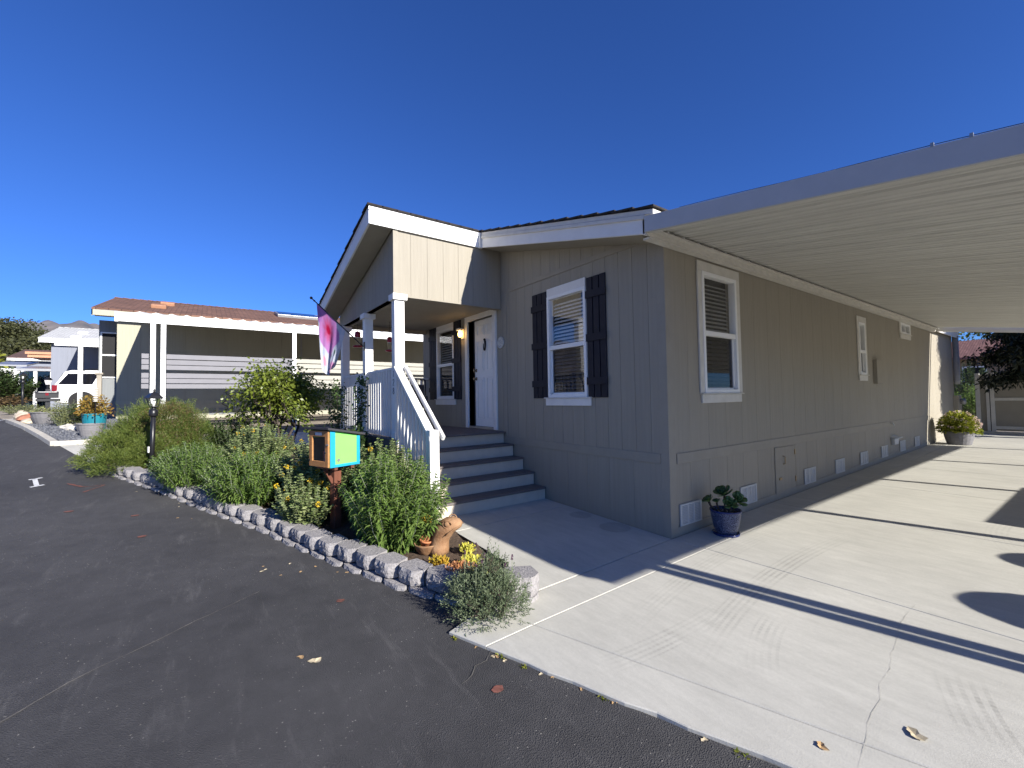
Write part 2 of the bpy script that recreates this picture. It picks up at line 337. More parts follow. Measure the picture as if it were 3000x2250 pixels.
for pl in ([(-2.2, -1.86), (-.03, -1.93), (-.03, 0), (-2.2, 0)], [(-.03, -1.93), (0, -2.2), (.06, -2.47), (.22, -2.8), (6.2, ye(6.2) + .03), (6.2, 0), (-.03, 0)], [(.012, 0), (6.2, 0), (6.2, 16), (.012, 16)]):
    dv.add([(x, y, gz(x, y) - .004) for x, y in pl], [tuple(range(len(pl)))])
drive = structure(dv.build('driveway', 'joint_dirt'))
def slab(poly, dz=.024):
    n = len(poly); c = Vector((sum(p[0] for p in poly) / n, sum(p[1] for p in poly) / n))
    def off(g):   # inset
        out = []
        for i in range(n):
            p, a, b = Vector(poly[i]), Vector(poly[i - 1]), Vector(poly[(i + 1) % n]); e1 = (p - a).normalized(); e2 = (b - p).normalized()
            n1 = Vector((-e1.y, e1.x)); n2 = Vector((-e2.y, e2.x)); bis = (n1 + n2).normalized(); out.append(p + bis * g / max(.3, bis.dot(n1)))
        return out
    lay = [(off(.003), -.02), (off(.003), dz - .005), (off(.008), dz)]; vs, fs = [], []
    for pl, z in lay: vs += [(p.x, p.y, gz(p.x, p.y) + z) for p in pl]
    for k in (0, 1): fs += [(k * n + i, k * n + (i + 1) % n, (k + 1) * n + (i + 1) % n, (k + 1) * n + i) for i in range(n)]
    fs.append(tuple(range(2 * n, 3 * n)))
    return MB().add(vs, fs).build('slab', 'concrete', drive)
J3 = lambda x: -2.466 + .325 * x
def ragged(x0, x1, k=14):   # broken edge against the asphalt
    return [(x0 + (x1 - x0) * i / k, ye(x0 + (x1 - x0) * i / k) + random.uniform(-.012, .012)) for i in range(k + 1)]
slab([(.2, ye(.2))] + [(.5, ye(.5)), (.48, J3(.48)), (.05, J3(.05))])
slab(ragged(.5, 6.2, 40) + [(6.2, J3(6.2)), (.48, J3(.48))])
slab([(.05, J3(.05)), (.48, J3(.48)), (.41, 0), (0.014, 0), (.095, -1.95), (.13, -2.02), (.1, -2.3)])
slab([(.48, J3(.48)), (6.2, J3(6.2)), (6.2, 0), (.41, 0)])
slab([(-1.6, -1.89), (-.3, -1.945), (.09, -1.98), (0.008, -.006), (-1.66, -.006)])
slab([(-2.15, -1.86), (-1.6, -1.89), (-1.66, -.006), (-2.15, -.006)])
rows = [0, 2.4, 4.75, 7.1, 9.5, 11.9, 16]
for a, b in zip(rows[:-1], rows[1:]):
    slab([(.41 - .02 * a / 3, a), (6.2, a), (6.2, b), (.41 - .02 * b / 3, b)]); slab([(.014, a), (.41 - .02 * a / 3, a), (.41 - .02 * b / 3, b), (.014, b)])
pmat('crack_conc', (.33, .32, .285), .9, .3, 25)
strip('crack_line', [(2.2, -1.95), (2.17, -1.7), (2.13, -1.5), (2.13, -1.35), (2.09, -1.2), (2.08, -1.0), (2.04, -.8), (2.03, -.6), (2.0, -.4), (1.98, -.15), (1.98, .1)], .0014, 'crack_conc', drive, dz=.026, jit=.0025)
# neighbour's driveway apron and planting-strip kerb
apron = structure(sheet('neighbour_driveway', 'concrete', lambda x, t: (x, ye(x) + t * (9 - ye(x))), [-10.6, -8.25], [0, .05, .3, 1], .012))
# ------------------------------------------------------------------ the mobile home
LW, LL = -6.45, 15.2          # left end of the front wall, length of the side wall
home = thing('mobile_home', 'taupe mobile home with front porch gable, dark shutters and white trim', 'house', (-3.2, 6, 0))
FR = lambda u, w_, z: (u, -w_, z)          # front wall: u = x, outwards = -y
SD = lambda u, w_, z: (w_, u, z)           # side wall: u = y, outwards = +x
def cells(u0, u1, z0, zt, holes):
    """split strip [u0,u1] into quads (ua, ub, za, zb_at_ua, zb_at_ub) leaving holes out"""
    us = sorted({u0, u1} | {h for H in holes for h in H[:2] if u0 < h < u1}); out = []
    for a, b in zip(us[:-1], us[1:]):
        if b - a < .004: continue
        iv = sorted((h[2], h[3]) for h in holes if h[0] <= a + 1e-6 and h[1] >= b - 1e-6); z = z0
        for h0, h1 in iv:
            if h0 > z: out.append((a, b, z, h0, h0))
            z = max(z, h1)
        if zt(a) > z + .002: out.append((a, b, z, zt(a), zt(b)))
    return out
def panel(mb, fn, u0, u1, z0, zt, holes, w0, w1):
    for a, b, z, ta, tb in cells(u0, u1, z0, zt, holes):
        P = [fn(a, w0, z), fn(b, w0, z), fn(b, w1, z), fn(a, w1, z), fn(a, w0, ta), fn(b, w0, tb), fn(b, w1, tb), fn(a, w1, ta)]
        if fn is FR: P = [P[3], P[2], P[1], P[0], P[7], P[6], P[5], P[4]]
        mb.hexa(P)
    return mb
def boards(parent, fn, u0, u1, z0, zt, holes, bw, name='siding_board', mat='siding', w1=0., gap=.004):
    n = max(1, round((u1 - u0) / bw)); bw = (u1 - u0) / n
    for i in range(n):
        for a, b, z, ta, tb in cells(u0 + i * bw + gap / 2, u0 + (i + 1) * bw - gap / 2, z0, zt, holes):
            panel(MB(), fn, a, b, z, lambda u, a=a, b=b, ta=ta, tb=tb: ta + (tb - ta) * (u - a) / (b - a), [], w1 - .014, w1).build(name, mat, parent)
# openings (u0,u1,z0,z1)
W1 = (-2.0, -1.2, 1.60, 3.10); W2 = (-5.80, -5.0, 1.60, 3.10); DR = (-4.40, -3.50, 1.06, 3.10)
S1 = (.74, 1.56, 1.62, 3.12); S2 = (6.36, 6.72, 1.95, 3.0); S3 = (9.35, 10.15, 3.0, 3.26)
roofz = lambda x: 4.335 - .255 * abs(x + 3.22)       # underside of the roof deck at the walls
fh, sh = [W1, W2, DR], [S1, S2, S3]
wall = panel(MB(), FR, LW, -.001, -.05, lambda u: roofz(u) - .02, fh, -.12, -.006).build('wall', 'siding_plain', home)
boards(wall, FR, LW, -.002, .94, lambda u: 3.40, fh, .213)
boards(wall, FR, LW, -.002, 3.47, lambda u: roofz(u) - .03, [], .213)
boards(wall, FR, -2.4, -.1, -.02, lambda u: .83, [], .4, name='skirting_panel', gap=.003)
panel(MB(), FR, LW, -.1, .83, lambda u: .94, [], -.012, .012).build('belt_board', 'siding_plain', wall, bevel=.003)
panel(MB(), FR, -3.0, -.1, 3.40, lambda u: 3.47, [], -.012, .014).build('belt_board', 'siding_plain', wall, bevel=.003)
panel(MB(), FR, -.1, .012, -.02, lambda u: 3.50, [], -.02, .005).build('corner_board', 'siding_plain', wall, bevel=.003)
panel(MB(), FR, -3.16, -3.09, .94, lambda u: 3.40, [], -.012, .010).build('corner_board', 'siding_plain', wall, bevel=.003)
side = panel(MB(), SD, .03, LL, -.05, lambda u: 3.60, sh, -.12, -.006).build('wall', 'siding_plain', home, label='long shaded side wall under the carport')
boards(side, SD, .013, LL, .94, lambda u: 3.55, sh, .41, gap=.003)
boards(side, SD, .013, LL, .12, lambda u: .82, [(2.55, 3.27, .12, .82)], .41, name='skirting_panel', w1=-.004)
panel(MB(), SD, .15, LL, .82, lambda u: .94, [], -.012, .010).build('belt_board', 'siding_plain', side, bevel=.003)
panel(MB(), SD, .013, LL, -.03, lambda u: .12 + .012 * u, [], -.012, .006).build('base_board', 'siding_plain', side, bevel=.003)
panel(MB(), SD, .013, .13, .12, lambda u: 3.50, [], -.012, .008).build('corner_board', 'siding_plain', side, bevel=.003)
MB().box((LW, 0, -.05), (LW - .12, LL, 3.45)).build('wall', 'siding_plain', home)
MB().box((LW - .1, LL - .02, 0.1), (-.02, LL + .1, 3.6)).build('wall', 'siding_plain', home)
MB().box((LW + .02, .15, .95), (-.14, LL - .1, 1.0)).build('floor', 'dark', home)
def window(parent, fn, H, mid, blind, trim='head', frame='white_paint', slider=False):
    u0, u1, z0, z1 = H; f = .045
    wi = MB()
    for a in ((u0, u0 + f, z0, z1), (u1 - f, u1, z0, z1), (u0 + f, u1 - f, z0, z0 + f), (u0 + f, u1 - f, z1 - f, z1)):
        wi.box(fn(a[0], -.06, a[2]), fn(a[1], .030, a[3]))
    if slider: um = (u0 + u1) / 2; wi.box(fn(um - .02, -.04, z0 + f), fn(um + .02, .02, z1 - f))
    else: wi.box(fn(u0 + f, -.045, mid - .03), fn(u1 - f, .022, mid + .03))
    wo_ = wi.build('window', frame, parent, bevel=.003)
    lo, up = ((u0 + f, u1 - f, z0 + f, mid - .03), (u0 + f, u1 - f, mid + .03, z1 - f)) if not slider else ((u0 + f, (u0 + u1) / 2 - .02, z0 + f, z1 - f), ((u0 + u1) / 2 + .02, u1 - f, z0 + f, z1 - f))
    for k, (a, b, c, d) in enumerate((lo, up)):
        wz = -.028 if k == 0 else -.008
        MB().box(fn(a, wz, c), fn(b, wz + .004, d)).build('pane', 'screen' if (k == 0 and not slider) else 'glass', wo_)
    if not slider:   # lower sash rails
        s_ = MB(); g_ = .022
        for a in ((u0 + f, u0 + f + g_, z0 + f, mid - .03), (u1 - f - g_, u1 - f, z0 + f, mid - .03), (u0 + f, u1 - f, z0 + f, z0 + f + g_)): s_.box(fn(a[0], -.036, a[2]), fn(a[1], -.012, a[3]))
        s_.build('sash', frame, wo_)
    if blind:
        sl = MB(); n = int((z1 - z0 - .1) / .052)
        for i in range(n):
            z = z0 + .06 + i * .052
            P = [fn(u0 + .05, -.062, z), fn(u1 - .05, -.062, z), fn(u1 - .05, -.098, z + .034), fn(u0 + .05, -.098, z + .034)]
            sl.add([Vector(p) for p in P] + [Vector(p) + Vector((0, 0, .002)) for p in P], [(0, 1, 2, 3), (7, 6, 5, 4), (0, 4, 5, 1), (1, 5, 6, 2), (2, 6, 7, 3), (3, 7, 4, 0)])
        sl.build('blind', blind, wo_)
    bx = MB(); q = .45   # dark room behind the glass
    a, b = fn(u0 - .02, -.121, z0 - .02), fn(u1 + .02, -q, z1 + .02)
    bx.add([fn(u0, -.12, z0), fn(u1, -.12, z0), fn(u1, -.12, z1), fn(u0, -.12, z1), fn(u0 - .2, -q, z0 - .1), fn(u1 + .2, -q, z0 - .1), fn(u1 + .2, -q, z1), fn(u0 - .2, -q, z1)],
           [(0, 4, 5, 1), (1, 5, 6, 2), (2, 6, 7, 3), (3, 7, 4, 0), (4, 7, 6, 5)])
    bx.build('room_recess', 'dark', wo_)
    return wo_
def trim_boards(parent, fn, H, mat, sides=True, tb=.12, sill=.12):
    u0, u1, z0, z1 = H
    MB().box(fn(u0 - (.09 if sides else 0), .003, z1 + .002), fn(u1 + (.09 if sides else 0), .024, z1 + tb)).build('trim_board', mat, parent, bevel=.003)
    MB().box(fn(u0 - .06, .003, z0 - sill), fn(u1 + .06, .026, z0 - .016)).build('trim_board', mat, parent, bevel=.003)
    MB().box(fn(u0 - .08, .003, z0 - .014), fn(u1 + .08, .05, z0 - .002)).build('sill', mat, parent, bevel=.002)
    if sides:
        for a, b in ((u0 - .09, u0 - .002), (u1 + .002, u1 + .09)): MB().box(fn(a, .003, z0 - .0), fn(b, .024, z1)).build('trim_board', mat, parent, bevel=.003)
for H in (W1, W2):
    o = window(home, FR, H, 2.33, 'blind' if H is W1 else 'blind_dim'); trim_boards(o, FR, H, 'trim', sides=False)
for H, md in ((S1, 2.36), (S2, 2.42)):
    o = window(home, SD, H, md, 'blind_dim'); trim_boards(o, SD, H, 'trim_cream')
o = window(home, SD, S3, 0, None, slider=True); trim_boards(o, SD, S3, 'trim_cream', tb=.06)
def shutter(u0, u1, z0=1.59, z1=3.20):
    s_ = MB().box(FR(u0 + .004, .0005, z0 + .004), FR(u1 - .004, .0018, z1 - .004)).build('shutter', 'shutter', home); n = 3; bw = (u1 - u0 - .03) / n
    for i in range(n):
        MB().box(FR(u0 + i * (bw + .015), .002, z0), FR(u0 + i * (bw + .015) + bw, .020, z1)).build('board', 'shutter', s_, bevel=.003)
    for z in (z0 + .22, z0 + .80, z0 + 1.38):
        MB().box(FR(u0 - .012, .0205, z - .05), FR(u1 + .012, .038, z + .05)).build('batten', 'shutter', s_, bevel=.003)
for a, b in ((-2.36, -2.02), (-1.18, -.85), (-6.18, -5.83), (-5.05, -4.70)): shutter(a, b)
# front door, left ajar a hand's width behind its storm frame
df = MB()
for a in ((-4.50, -4.40, 1.04, 3.20), (-3.50, -3.40, 1.04, 3.20), (-4.40, -3.50, 3.10, 3.20)): df.box(FR(a[0], -.12, a[2]), FR(a[1], .035, a[3]))
frame = df.build('door_frame', 'trim', home, bevel=.004)
db = MB(); MB_in = (-4.27, -3.50)
panel(db, FR, -4.262, -3.502, 1.08, lambda u: 3.095, [], -.095, -.055)
door = db.build('door', 'white_paint', home, bevel=.003)
for (a, b) in ((-4.17, -3.93), (-3.83, -3.59)):
    for (c, d) in ((2.80, 3.0), (2.12, 2.70), (1.22, 2.0)):
        p = MB()
        for q in ((a, b, c, c + .018), (a, b, d - .018, d), (a, a + .018, c + .018, d - .018), (b - .018, b, c + .018, d - .018)): p.box(FR(q[0], -.056, q[2]), FR(q[1], -.044, q[3]))
        p.box(FR(a + .05, -.056, c + .05), FR(b - .05, -.046, d - .05)); p.build('door_panel', 'white_paint', door, bevel=.003)
MB().box(FR(-4.40, -.12, 1.04), FR(-3.50, .02, 1.075)).build('threshold', 'grey_metal', frame)
MB().box(FR(-4.398, -.118, 1.08), FR(-4.264, -.10, 3.098)).build('door_gap', 'dark', frame)
for z in (1.98, 2.14):
    k = MB(); M = Matrix.Translation((-4.20, .05, z)) @ Matrix.Rotation(math.pi / 2, 4, 'X')
    k.lathe([(.032, 0), (.032, .008), (.014, .012), (.012, .035), (.028, .045), (.030, .06), (.018, .07)], n=14, M=M); k.build('door_knob', 'brass', door, smooth=True)
    MB().box((-4.31, .052, z - .04), (-4.285, .062, z + .04)).build('strike_plate', 'brass', frame)
wr = MB(); M = Matrix.Translation((-3.88, .047, 2.62)) @ Matrix.Rotation(math.pi / 2, 4, 'X')
wr.tube([(-3.88 + .03 * math.sin(t), .035, 2.60 + .10 * math.cos(t)) for t in [i * .5 for i in range(11)]], [.012, .016, .02, .017, .014, .012, .012, .014, .012, .009, .006], 8)
wr.ball((-3.875, .035, 2.70), .022); wr.build('door_ornament', 'black_metal', door, smooth=True)
pmat('plaque', (.45, .45, .43), .4, .4, 40, .5, 60)
pq = MB(); M = Matrix.Translation((-3.27, .0, 2.57)) @ Matrix.Rotation(math.pi / 2, 4, 'X'); pq.lathe([(.10, 0), (.105, .012), (.09, .02), (.085, .012), (.05, .016), (.02, .022)], n=22, M=M)
plaque = tag(pq.build('round_plaque', 'plaque', smooth=True, origin=(-3.27, -.01, 2.57)), 'round silver plaque hung on the wall right of the front door', 'plaque')
# porch light (lit)
emitmat('bulb', (1, .55, .12), 9); pmat('lamp_white', (.7, .69, .66), .4, .05)
pl = MB(); pl.box((-4.66, -.03, 2.80), (-4.56, .0, 2.98)); pl.box((-4.68, -.13, 2.96), (-4.54, -.02, 3.0)); lt = pl.build('porch_light', 'lamp_white', home, bevel=.004)
b_ = MB(); b_.lathe([(.015, 0), (.034, .03), (.038, .06), (.03, .10), (.02, .12)], (-4.61, -.08, 2.83), 14); b_.build('bulb', 'bulb', lt, smooth=True)
gl = MB(); gl.lathe([(.045, 0), (.055, .06), (.058, .13)], (-4.61, -.08, 2.82), 14, caps=False); gl.build('lamp_glass', 'glass', lt, smooth=True)
pld = bpy.data.lights.new('porch_bulb', 'POINT'); pld.energy = .25; pld.color = (1, .62, .25); pld.shadow_soft_size = .04
plo = bpy.data.objects.new('porch_bulb', pld); COL.objects.link(plo); plo.location = (-4.61, -.16, 2.86)
# vents along the skirting
def vent_meshes():
    fr = MB(); 
    for a in ((0, .03, 0, .24), (.40, .43, 0, .24), (.03, .40, 0, .02), (.03, .40, .22, .24), (.148, .168, .02, .22), (.262, .282, .02, .22)): fr.box((0, a[0], a[2]), (.014, a[1], a[3]))
    lv = MB()
    for i in range(11):
        z = .028 + i * .0178
        for a, b in ((.03, .148), (.168, .262), (.282, .40)): lv.hexa([(.002, a, z), (.010, a, z - .004), (.010, b, z - .004), (.002, b, z), (.002, a, z + .010), (.010, a, z + .004), (.010, b, z + .004), (.002, b, z + .010)])
    bk = MB().box((-.0015, .01, .01), (.001, .42, .23))
    return fr.mesh('vent'), lv.mesh('louvres'), bk.mesh('vent_back')
VM = vent_meshes()
for y, z in ((.17, .125), (1.53, .135), (3.55, .15), (4.88, .165), (6.18, .18), (7.5, .195), (8.9, .21), (10.2, .22)):
    v = inst(VM[0], 'vent', 'vent', home, (.003, y, z)); ORG[v.name] = Vector()
    inst(VM[1], 'louvres', 'vent', v); inst(VM[2], 'vent_back', 'dark', v)
# crawl-space door in the skirting
cd = MB(); panel(cd, SD, 2.70, 3.22, .13, lambda u: .80, [], -.012, .004); cdo = cd.build('crawl_door', 'siding', home)
panel(MB(), SD, 2.56, 2.69, .13, lambda u: .81, [], -.012, .010).build('door_stile', 'siding_plain', cdo)
for z in (.25, .66):
    MB().box((.002, 3.215, z), (.014, 3.25, z + .08)).build('hinge', 'brass', cdo)
MB().tube([(.004, 2.82, .55), (.035, 2.82, .56), (.035, 2.82, .66), (.004, 2.82, .67)], .008, 6).build('handle', 'brass', cdo)
MB().box((.004, 2.66, .33), (.022, 2.74, .36)).build('latch', 'brass', cdo)
# services on the side wall
MB().box((0, 7.22, 1.77), (.07, 7.62, 2.28)).build('electric_panel', 'siding_plain', home, bevel=.006)
ob = MB(); ob.box((0, 8.25, .42), (.07, 8.55, .56)); ob.build('outlet_box', 'vent', home, bevel=.01)
MB().hexa([(0, 8.22, .57), (.13, 8.22, .565), (.13, 8.58, .565), (0, 8.58, .57), (0, 8.22, .62), (.13, 8.22, .58), (.13, 8.58, .58), (0, 8.58, .62)]).build('outlet_hood', 'vent', home)
MB().tube([(0, 8.2, .90), (.06, 8.2, .90), (.075, 8.2, .85)], .014, 8).build('faucet', 'vent', home)
MB().box((0, 15.0, .95), (.12, 15.5, 1.45)).build('meter_box', 'siding_plain', home, bevel=.01)
mt = MB(); mt.lathe([(.09, 0), (.09, .1), (.07, .13)], n=16, M=Matrix.Translation((.12, 15.25, 1.25)) @ Matrix.Rotation(math.pi / 2, 4, 'Y')); mt.build('electric_meter', 'grey_metal', home, smooth=True)
# ---- roof: two slopes meeting over x=-3, the left one runs out over the porch
EV = .20
def slope_pts(x, t): return (x, 4.40 - .255 * abs(x + 3.22) + t)
def roof_slab(name, x0, x1, y0, y1, zt, th, mat, parent, zf=lambda x: 4.40 - .255 * abs(x + 3.22)):
    return MB().hexa([(x0, y0, zf(x0) + zt - th), (x1, y0, zf(x1) + zt - th), (x1, y1, zf(x1) + zt - th), (x0, y1, zf(x0) + zt - th), (x0, y0, zf(x0) + zt), (x1, y0, zf(x1) + zt), (x1, y1, zf(x1) + zt), (x0, y1, zf(x0) + zt)]).build(name, mat, parent)
roof = roof_slab('roof', -3.22, EV, -.44, LL + .3, 0, .05, 'trim_cream', home)
roof_slab('roof', -6.62, -3.205, -2.30, LL + .3, 0, .05, 'trim_cream', home)
# shingle courses (edge seen from below), each a course along the roof
for i in range(14):
    x1 = EV + .02 - i * .255; x0 = max(-3.21, x1 - .30)
    roof_slab('shingle_course', x0, x1, -.46 - .006 * (i % 2), LL + .3, .022 + .0, .018, 'shingle', roof, zf=lambda x, x1=x1: 4.40 - .255 * abs(x + 3.22) + .020 * (x - x1 + .28) / .28 * 1)
for i in range(15):
    x0 = -6.64 + i * .245; x1 = min(-3.19, x0 + .29)
    roof_slab('shingle_course', x0, x1, -2.32 - .006 * (i % 2), LL + .3, .022, .018, 'shingle', roof, zf=lambda x, x0=x0: 4.40 - .255 * abs(x + 3.22) + .020 * (x0 + .28 - x) / .28 * 1)
# shingles lapping over the high edge of the porch roof, uneven ends
rid = MB()
for i in range(9):
    y = -2.325 + i * .215
    rid.hexa([(-3.40, y, 4.375), (-3.185, y, 4.405), (-3.185, y + .23, 4.409), (-3.40, y + .23, 4.38), (-3.40, y, 4.40), (-3.185, y, 4.425 + .006 * (i % 2)), (-3.185, y + .23, 4.432), (-3.40, y + .23, 4.405)])
rid.build('ridge_shingles', 'shingle', roof)
zr = lambda x: 4.345 - .255 * abs(x + 3.22)
def rake(x0, x1, y, h, mat, parent, name='fascia', th=.03):
    return MB().hexa([(x0, y, zr(x0) - h), (x1, y, zr(x1) - h), (x1, y + th, zr(x1) - h), (x0, y + th, zr(x0) - h), (x0, y, zr(x0)), (x1, y, zr(x1)), (x1, y + th, zr(x1)), (x0, y + th, zr(x0))]).build(name, mat, parent, bevel=.003)
rake(-3.17, .085, -.43, .20, 'trim', roof); rake(-3.17, .09, -.45, .045, 'trim_cream', roof, 'drip_edge', .02)
rake(-6.60, -3.24, -2.30, .20, 'trim', roof)
MB().box((-3.238, -2.30, 4.14), (-3.208, -.45, 4.365)).build('fascia', 'white_paint', roof, bevel=.003)
MB().box((-3.209, -2.305, 4.335), (-3.192, -.46, 4.385)).build('drip_edge', 'white_paint', roof)
MB().box((-3.24, -.47, 4.13), (-3.165, -.40, 4.385)).build('fascia', 'trim', roof, bevel=.003)
MB().box((.06, -.43, 3.30), (.09, LL + .3, 3.52)).build('fascia', 'trim', roof, bevel=.003)
MB().box((.0, -.42, 3.36), (.06, LL + .2, 3.385)).build('soffit', 'siding_plain', roof)
# sloping soffits
MB().hexa([(x, y, zr(x) - .20 + d) for d in (0, .015) for x, y in ((-3.2, -.40), (.06, -.40), (.06, -.002), (-3.2, -.002))]).build('soffit', 'siding_plain', roof)
MB().hexa([(x, y, zr(x) - .20 + d) for d in (0, .015) for x, y in ((-6.58, -2.27), (-3.24, -2.27), (-3.24, -1.95), (-6.58, -1.95))]).build('soffit', 'siding_plain', roof)
# porch gable: side siding (sunlit), front siding, ceiling, frieze beam
XS = -3.25
pg = MB().box((XS - .10, -1.92, 3.17), (XS - .005, -.005, 4.25)).build('porch_wall', 'siding_plain', home)
boards(pg, lambda u, w_, z: (XS + w_, u, z), -1.93, -.016, 3.17, lambda u: 4.27, [], .275)
MB().box((XS - .014, -1.935, 3.17), (XS + .012, -1.86, 4.14)).build('corner_board', 'siding_plain', pg, bevel=.003)
pf = panel(MB(), lambda u, w_, z: (u, -1.93 - w_, z), -6.40, XS - .02, 3.12, lambda u: roofz(u) - .12, [], -.10, -.005).build('porch_wall', 'siding_plain', home)
boards(pf, lambda u, w_, z: (u, -1.93 - w_, z), -6.40, XS - .02, 3.12, lambda u: roofz(u) - .12, [], .2)
MB().box((-6.40, -1.83, 3.20), (XS - .1, -.02, 3.22)).build('porch_ceiling', 'siding_plain', home)
MB().box((-6.40, -1.92, 3.12), (XS - .01, -1.76, 3.168)).build('porch_beam', 'siding_plain', home)
MB().box((XS - .11, -1.75, 3.145), (XS + .01, -.02, 3.169)).build('porch_beam', 'siding_plain', home)
pe = MB().box((-6.45, -1.92, 3.12), (-6.37, -.01, 3.5)).build('porch_wall', 'siding_plain', home)
# end wall beyond the carport
MB().box((.09, 12.55, 3.28), (.12, LL + .3, 3.50)).build('fascia', 'trim', roof)
# ------------------------------------------------------------------ porch deck, stairs and railing
porch = thing('porch', 'raised porch with grey deck, four grey steps and white picket railing', 'porch', (-4.6, -1.0, .2))
for i in range(14):
    y = -1.98 + i * .1412
    MB().box((-6.42, y, 1.005), (-3.15, y + .135, 1.03)).build('deck_board', 'deck', porch, bevel=.003)
MB().box((-6.40, -1.955, .86), (-3.22, -1.935, 1.004)).build('rim_board', 'deck', porch)
MB().box((-6.38, -1.93, 0), (-3.24, -1.90, .86)).build('porch_skirt', 'siding_plain', porch)
MB().box((-3.24, -1.90, 0), (-3.21, -.02, 1.0)).build('riser', 'riser', porch)
TR = [(-3.19, 1.03), (-2.92, .838), (-2.65, .645), (-2.38, .45), (-2.11, .257)]
for i, (x, z) in enumerate(TR):
    if i: MB().box((x - .30, -1.90, z - .03), (x + .0, -.012, z)).build('tread', 'deck', porch, bevel=.006)
    zb = TR[i + 1][1] if i < 4 else 0
    MB().box((x - .045, -1.88, zb - (.0 if i < 4 else .02)), (x - .025, -.014, z - .031 if i else .86)).build('riser', 'riser', porch)
for yy in (-1.885,):
    st = MB(); poly = [(-3.2, 0), (-2.13, 0), (-2.13, .20)] + [p for k in range(4, 0, -1) for p in ((TR[k][0] - .27, TR[k][1] - .05), (TR[k][0] - .27, TR[k - 1][1] - .05))][:-1] + [(-3.2, .95)]
    st.prism(poly, lambda a, b, t: (a, t, b), yy - .03, yy); st.build('stringer', 'siding_plain', porch)
def post(x0, y0, x1, y1, z0, z1, cap=True):
    p = MB().box((x0, y0, z0), (x1, y1, z1)).build('post', 'trim', porch, bevel=.004)
    if cap: MB().box((x0 - .035, y0 - .035, z1 - .09), (x1 + .035, y1 + .035, z1 + .0)).build('post_cap', 'trim', p, bevel=.004); MB().box((x0 - .012, y0 - .012, z0), (x1 + .012, y1 + .012, z0 + .10)).build('post_base', 'trim', p, bevel=.003)
    return p
P1 = post(-3.31, -1.94, -3.18, -1.79, 1.03, 3.165); post(-4.77, -1.94, -4.62, -1.80, 1.03, 3.118); post(-6.29, -1.94, -6.14, -1.80, 1.03, 3.118)
post(-2.10, -1.955, -1.97, -1.83, .25, 1.22, cap=False)
# level rails and pickets between the posts
def rail_run(x0, x1, y):
    MB().box((x0, y - .045, 2.055), (x1, y + .045, 2.09)).build('rail', 'trim', porch, bevel=.004)
    MB().box((x0, y - .02, 1.10), (x1, y + .02, 1.14)).build('rail', 'trim', porch, bevel=.003)
    n = int((x1 - x0) / .118)
    for i in range(n):
        x = x0 + (i + .5) * (x1 - x0) / n
        inst(PK, 'baluster', 'trim', porch, (x, y - .035, 1.045))
PK = MB().box((-.018, -.018, 0), (.018, .018, 1.01)).mesh('baluster'); PK.materials.append(MATS['trim'])
rail_run(-6.14, -4.77, -1.87); rail_run(-4.62, -3.31, -1.87)
for i in range(13): inst(PK, 'baluster', 'trim', porch, (-6.28, -1.72 + i * .128, 1.045))
MB().box((-6.325, -1.8, 2.055), (-6.235, -.02, 2.09)).build('rail', 'trim', porch, bevel=.004)
# sloping stair rail: broad board on top, pickets below, round-ended grab rail inside
sl = lambda x: 2.09 - (x + 3.18) * .79
MB().hexa([(x, y, sl(x) + d) for d in (-.055, 0) for x, y in ((-3.18, -1.96), (-1.98, -1.96), (-1.98, -1.85), (-3.18, -1.85))]).build('rail', 'trim', porch, bevel=.004)
MB().hexa([(x, y, sl(x) + d) for d in (-.15, -.056) for x, y in ((-3.18, -1.915), (-2.1, -1.915), (-2.1, -1.89), (-3.18, -1.89))]).build('rail', 'trim', porch, bevel=.003)
for i in range(9):
    x = -3.12 + i * .118
    zb = max(.30, 1.0 - (x + 3.18) * .74)
    MB().box((x - .018, -1.95, zb), (x + .018, -1.917, sl(x) - .06)).build('baluster', 'trim', porch)
MB().bar((-3.16, -1.79, sl(-3.16) + .01), (-1.93, -1.79, sl(-1.93) + .01), .04, .07).build('grab_rail', 'trim', porch, bevel=.012)
pmat('number_metal', (.10, .10, .11), .5, .1, 30)
# door numbers 1 2 8 down the corner post
def glyph(ch, x, z, s, parent):
    g = MB(); q = lambda a, b: (x + a * s, -1.9405, z + b * s)
    if ch == '1': pts = [[(-.12, .32), (.0, .42), (.0, -.42)]]
    elif ch == '2': pts = [[(-.2, .25), (-.12, .38), (0, .42), (.14, .37), (.2, .24), (.15, .08), (-.2, -.42), (.22, -.42)]]
    else: pts = [[(.18 * math.cos(t), .2 + .2 * math.sin(t)) for t in [i * .6283 for i in range(11)]], [(.22 * math.cos(t), -.21 + .22 * math.sin(t)) for t in [i * .6283 for i in range(11)]]]
    for p in pts: g.tube([q(*a) for a in p], .0055, 6)
    g.build('house_number', 'number_metal', parent)
for ch, z in (('1', 1.985), ('2', 1.86), ('8', 1.735)): glyph(ch, -3.245, z, .11, P1)
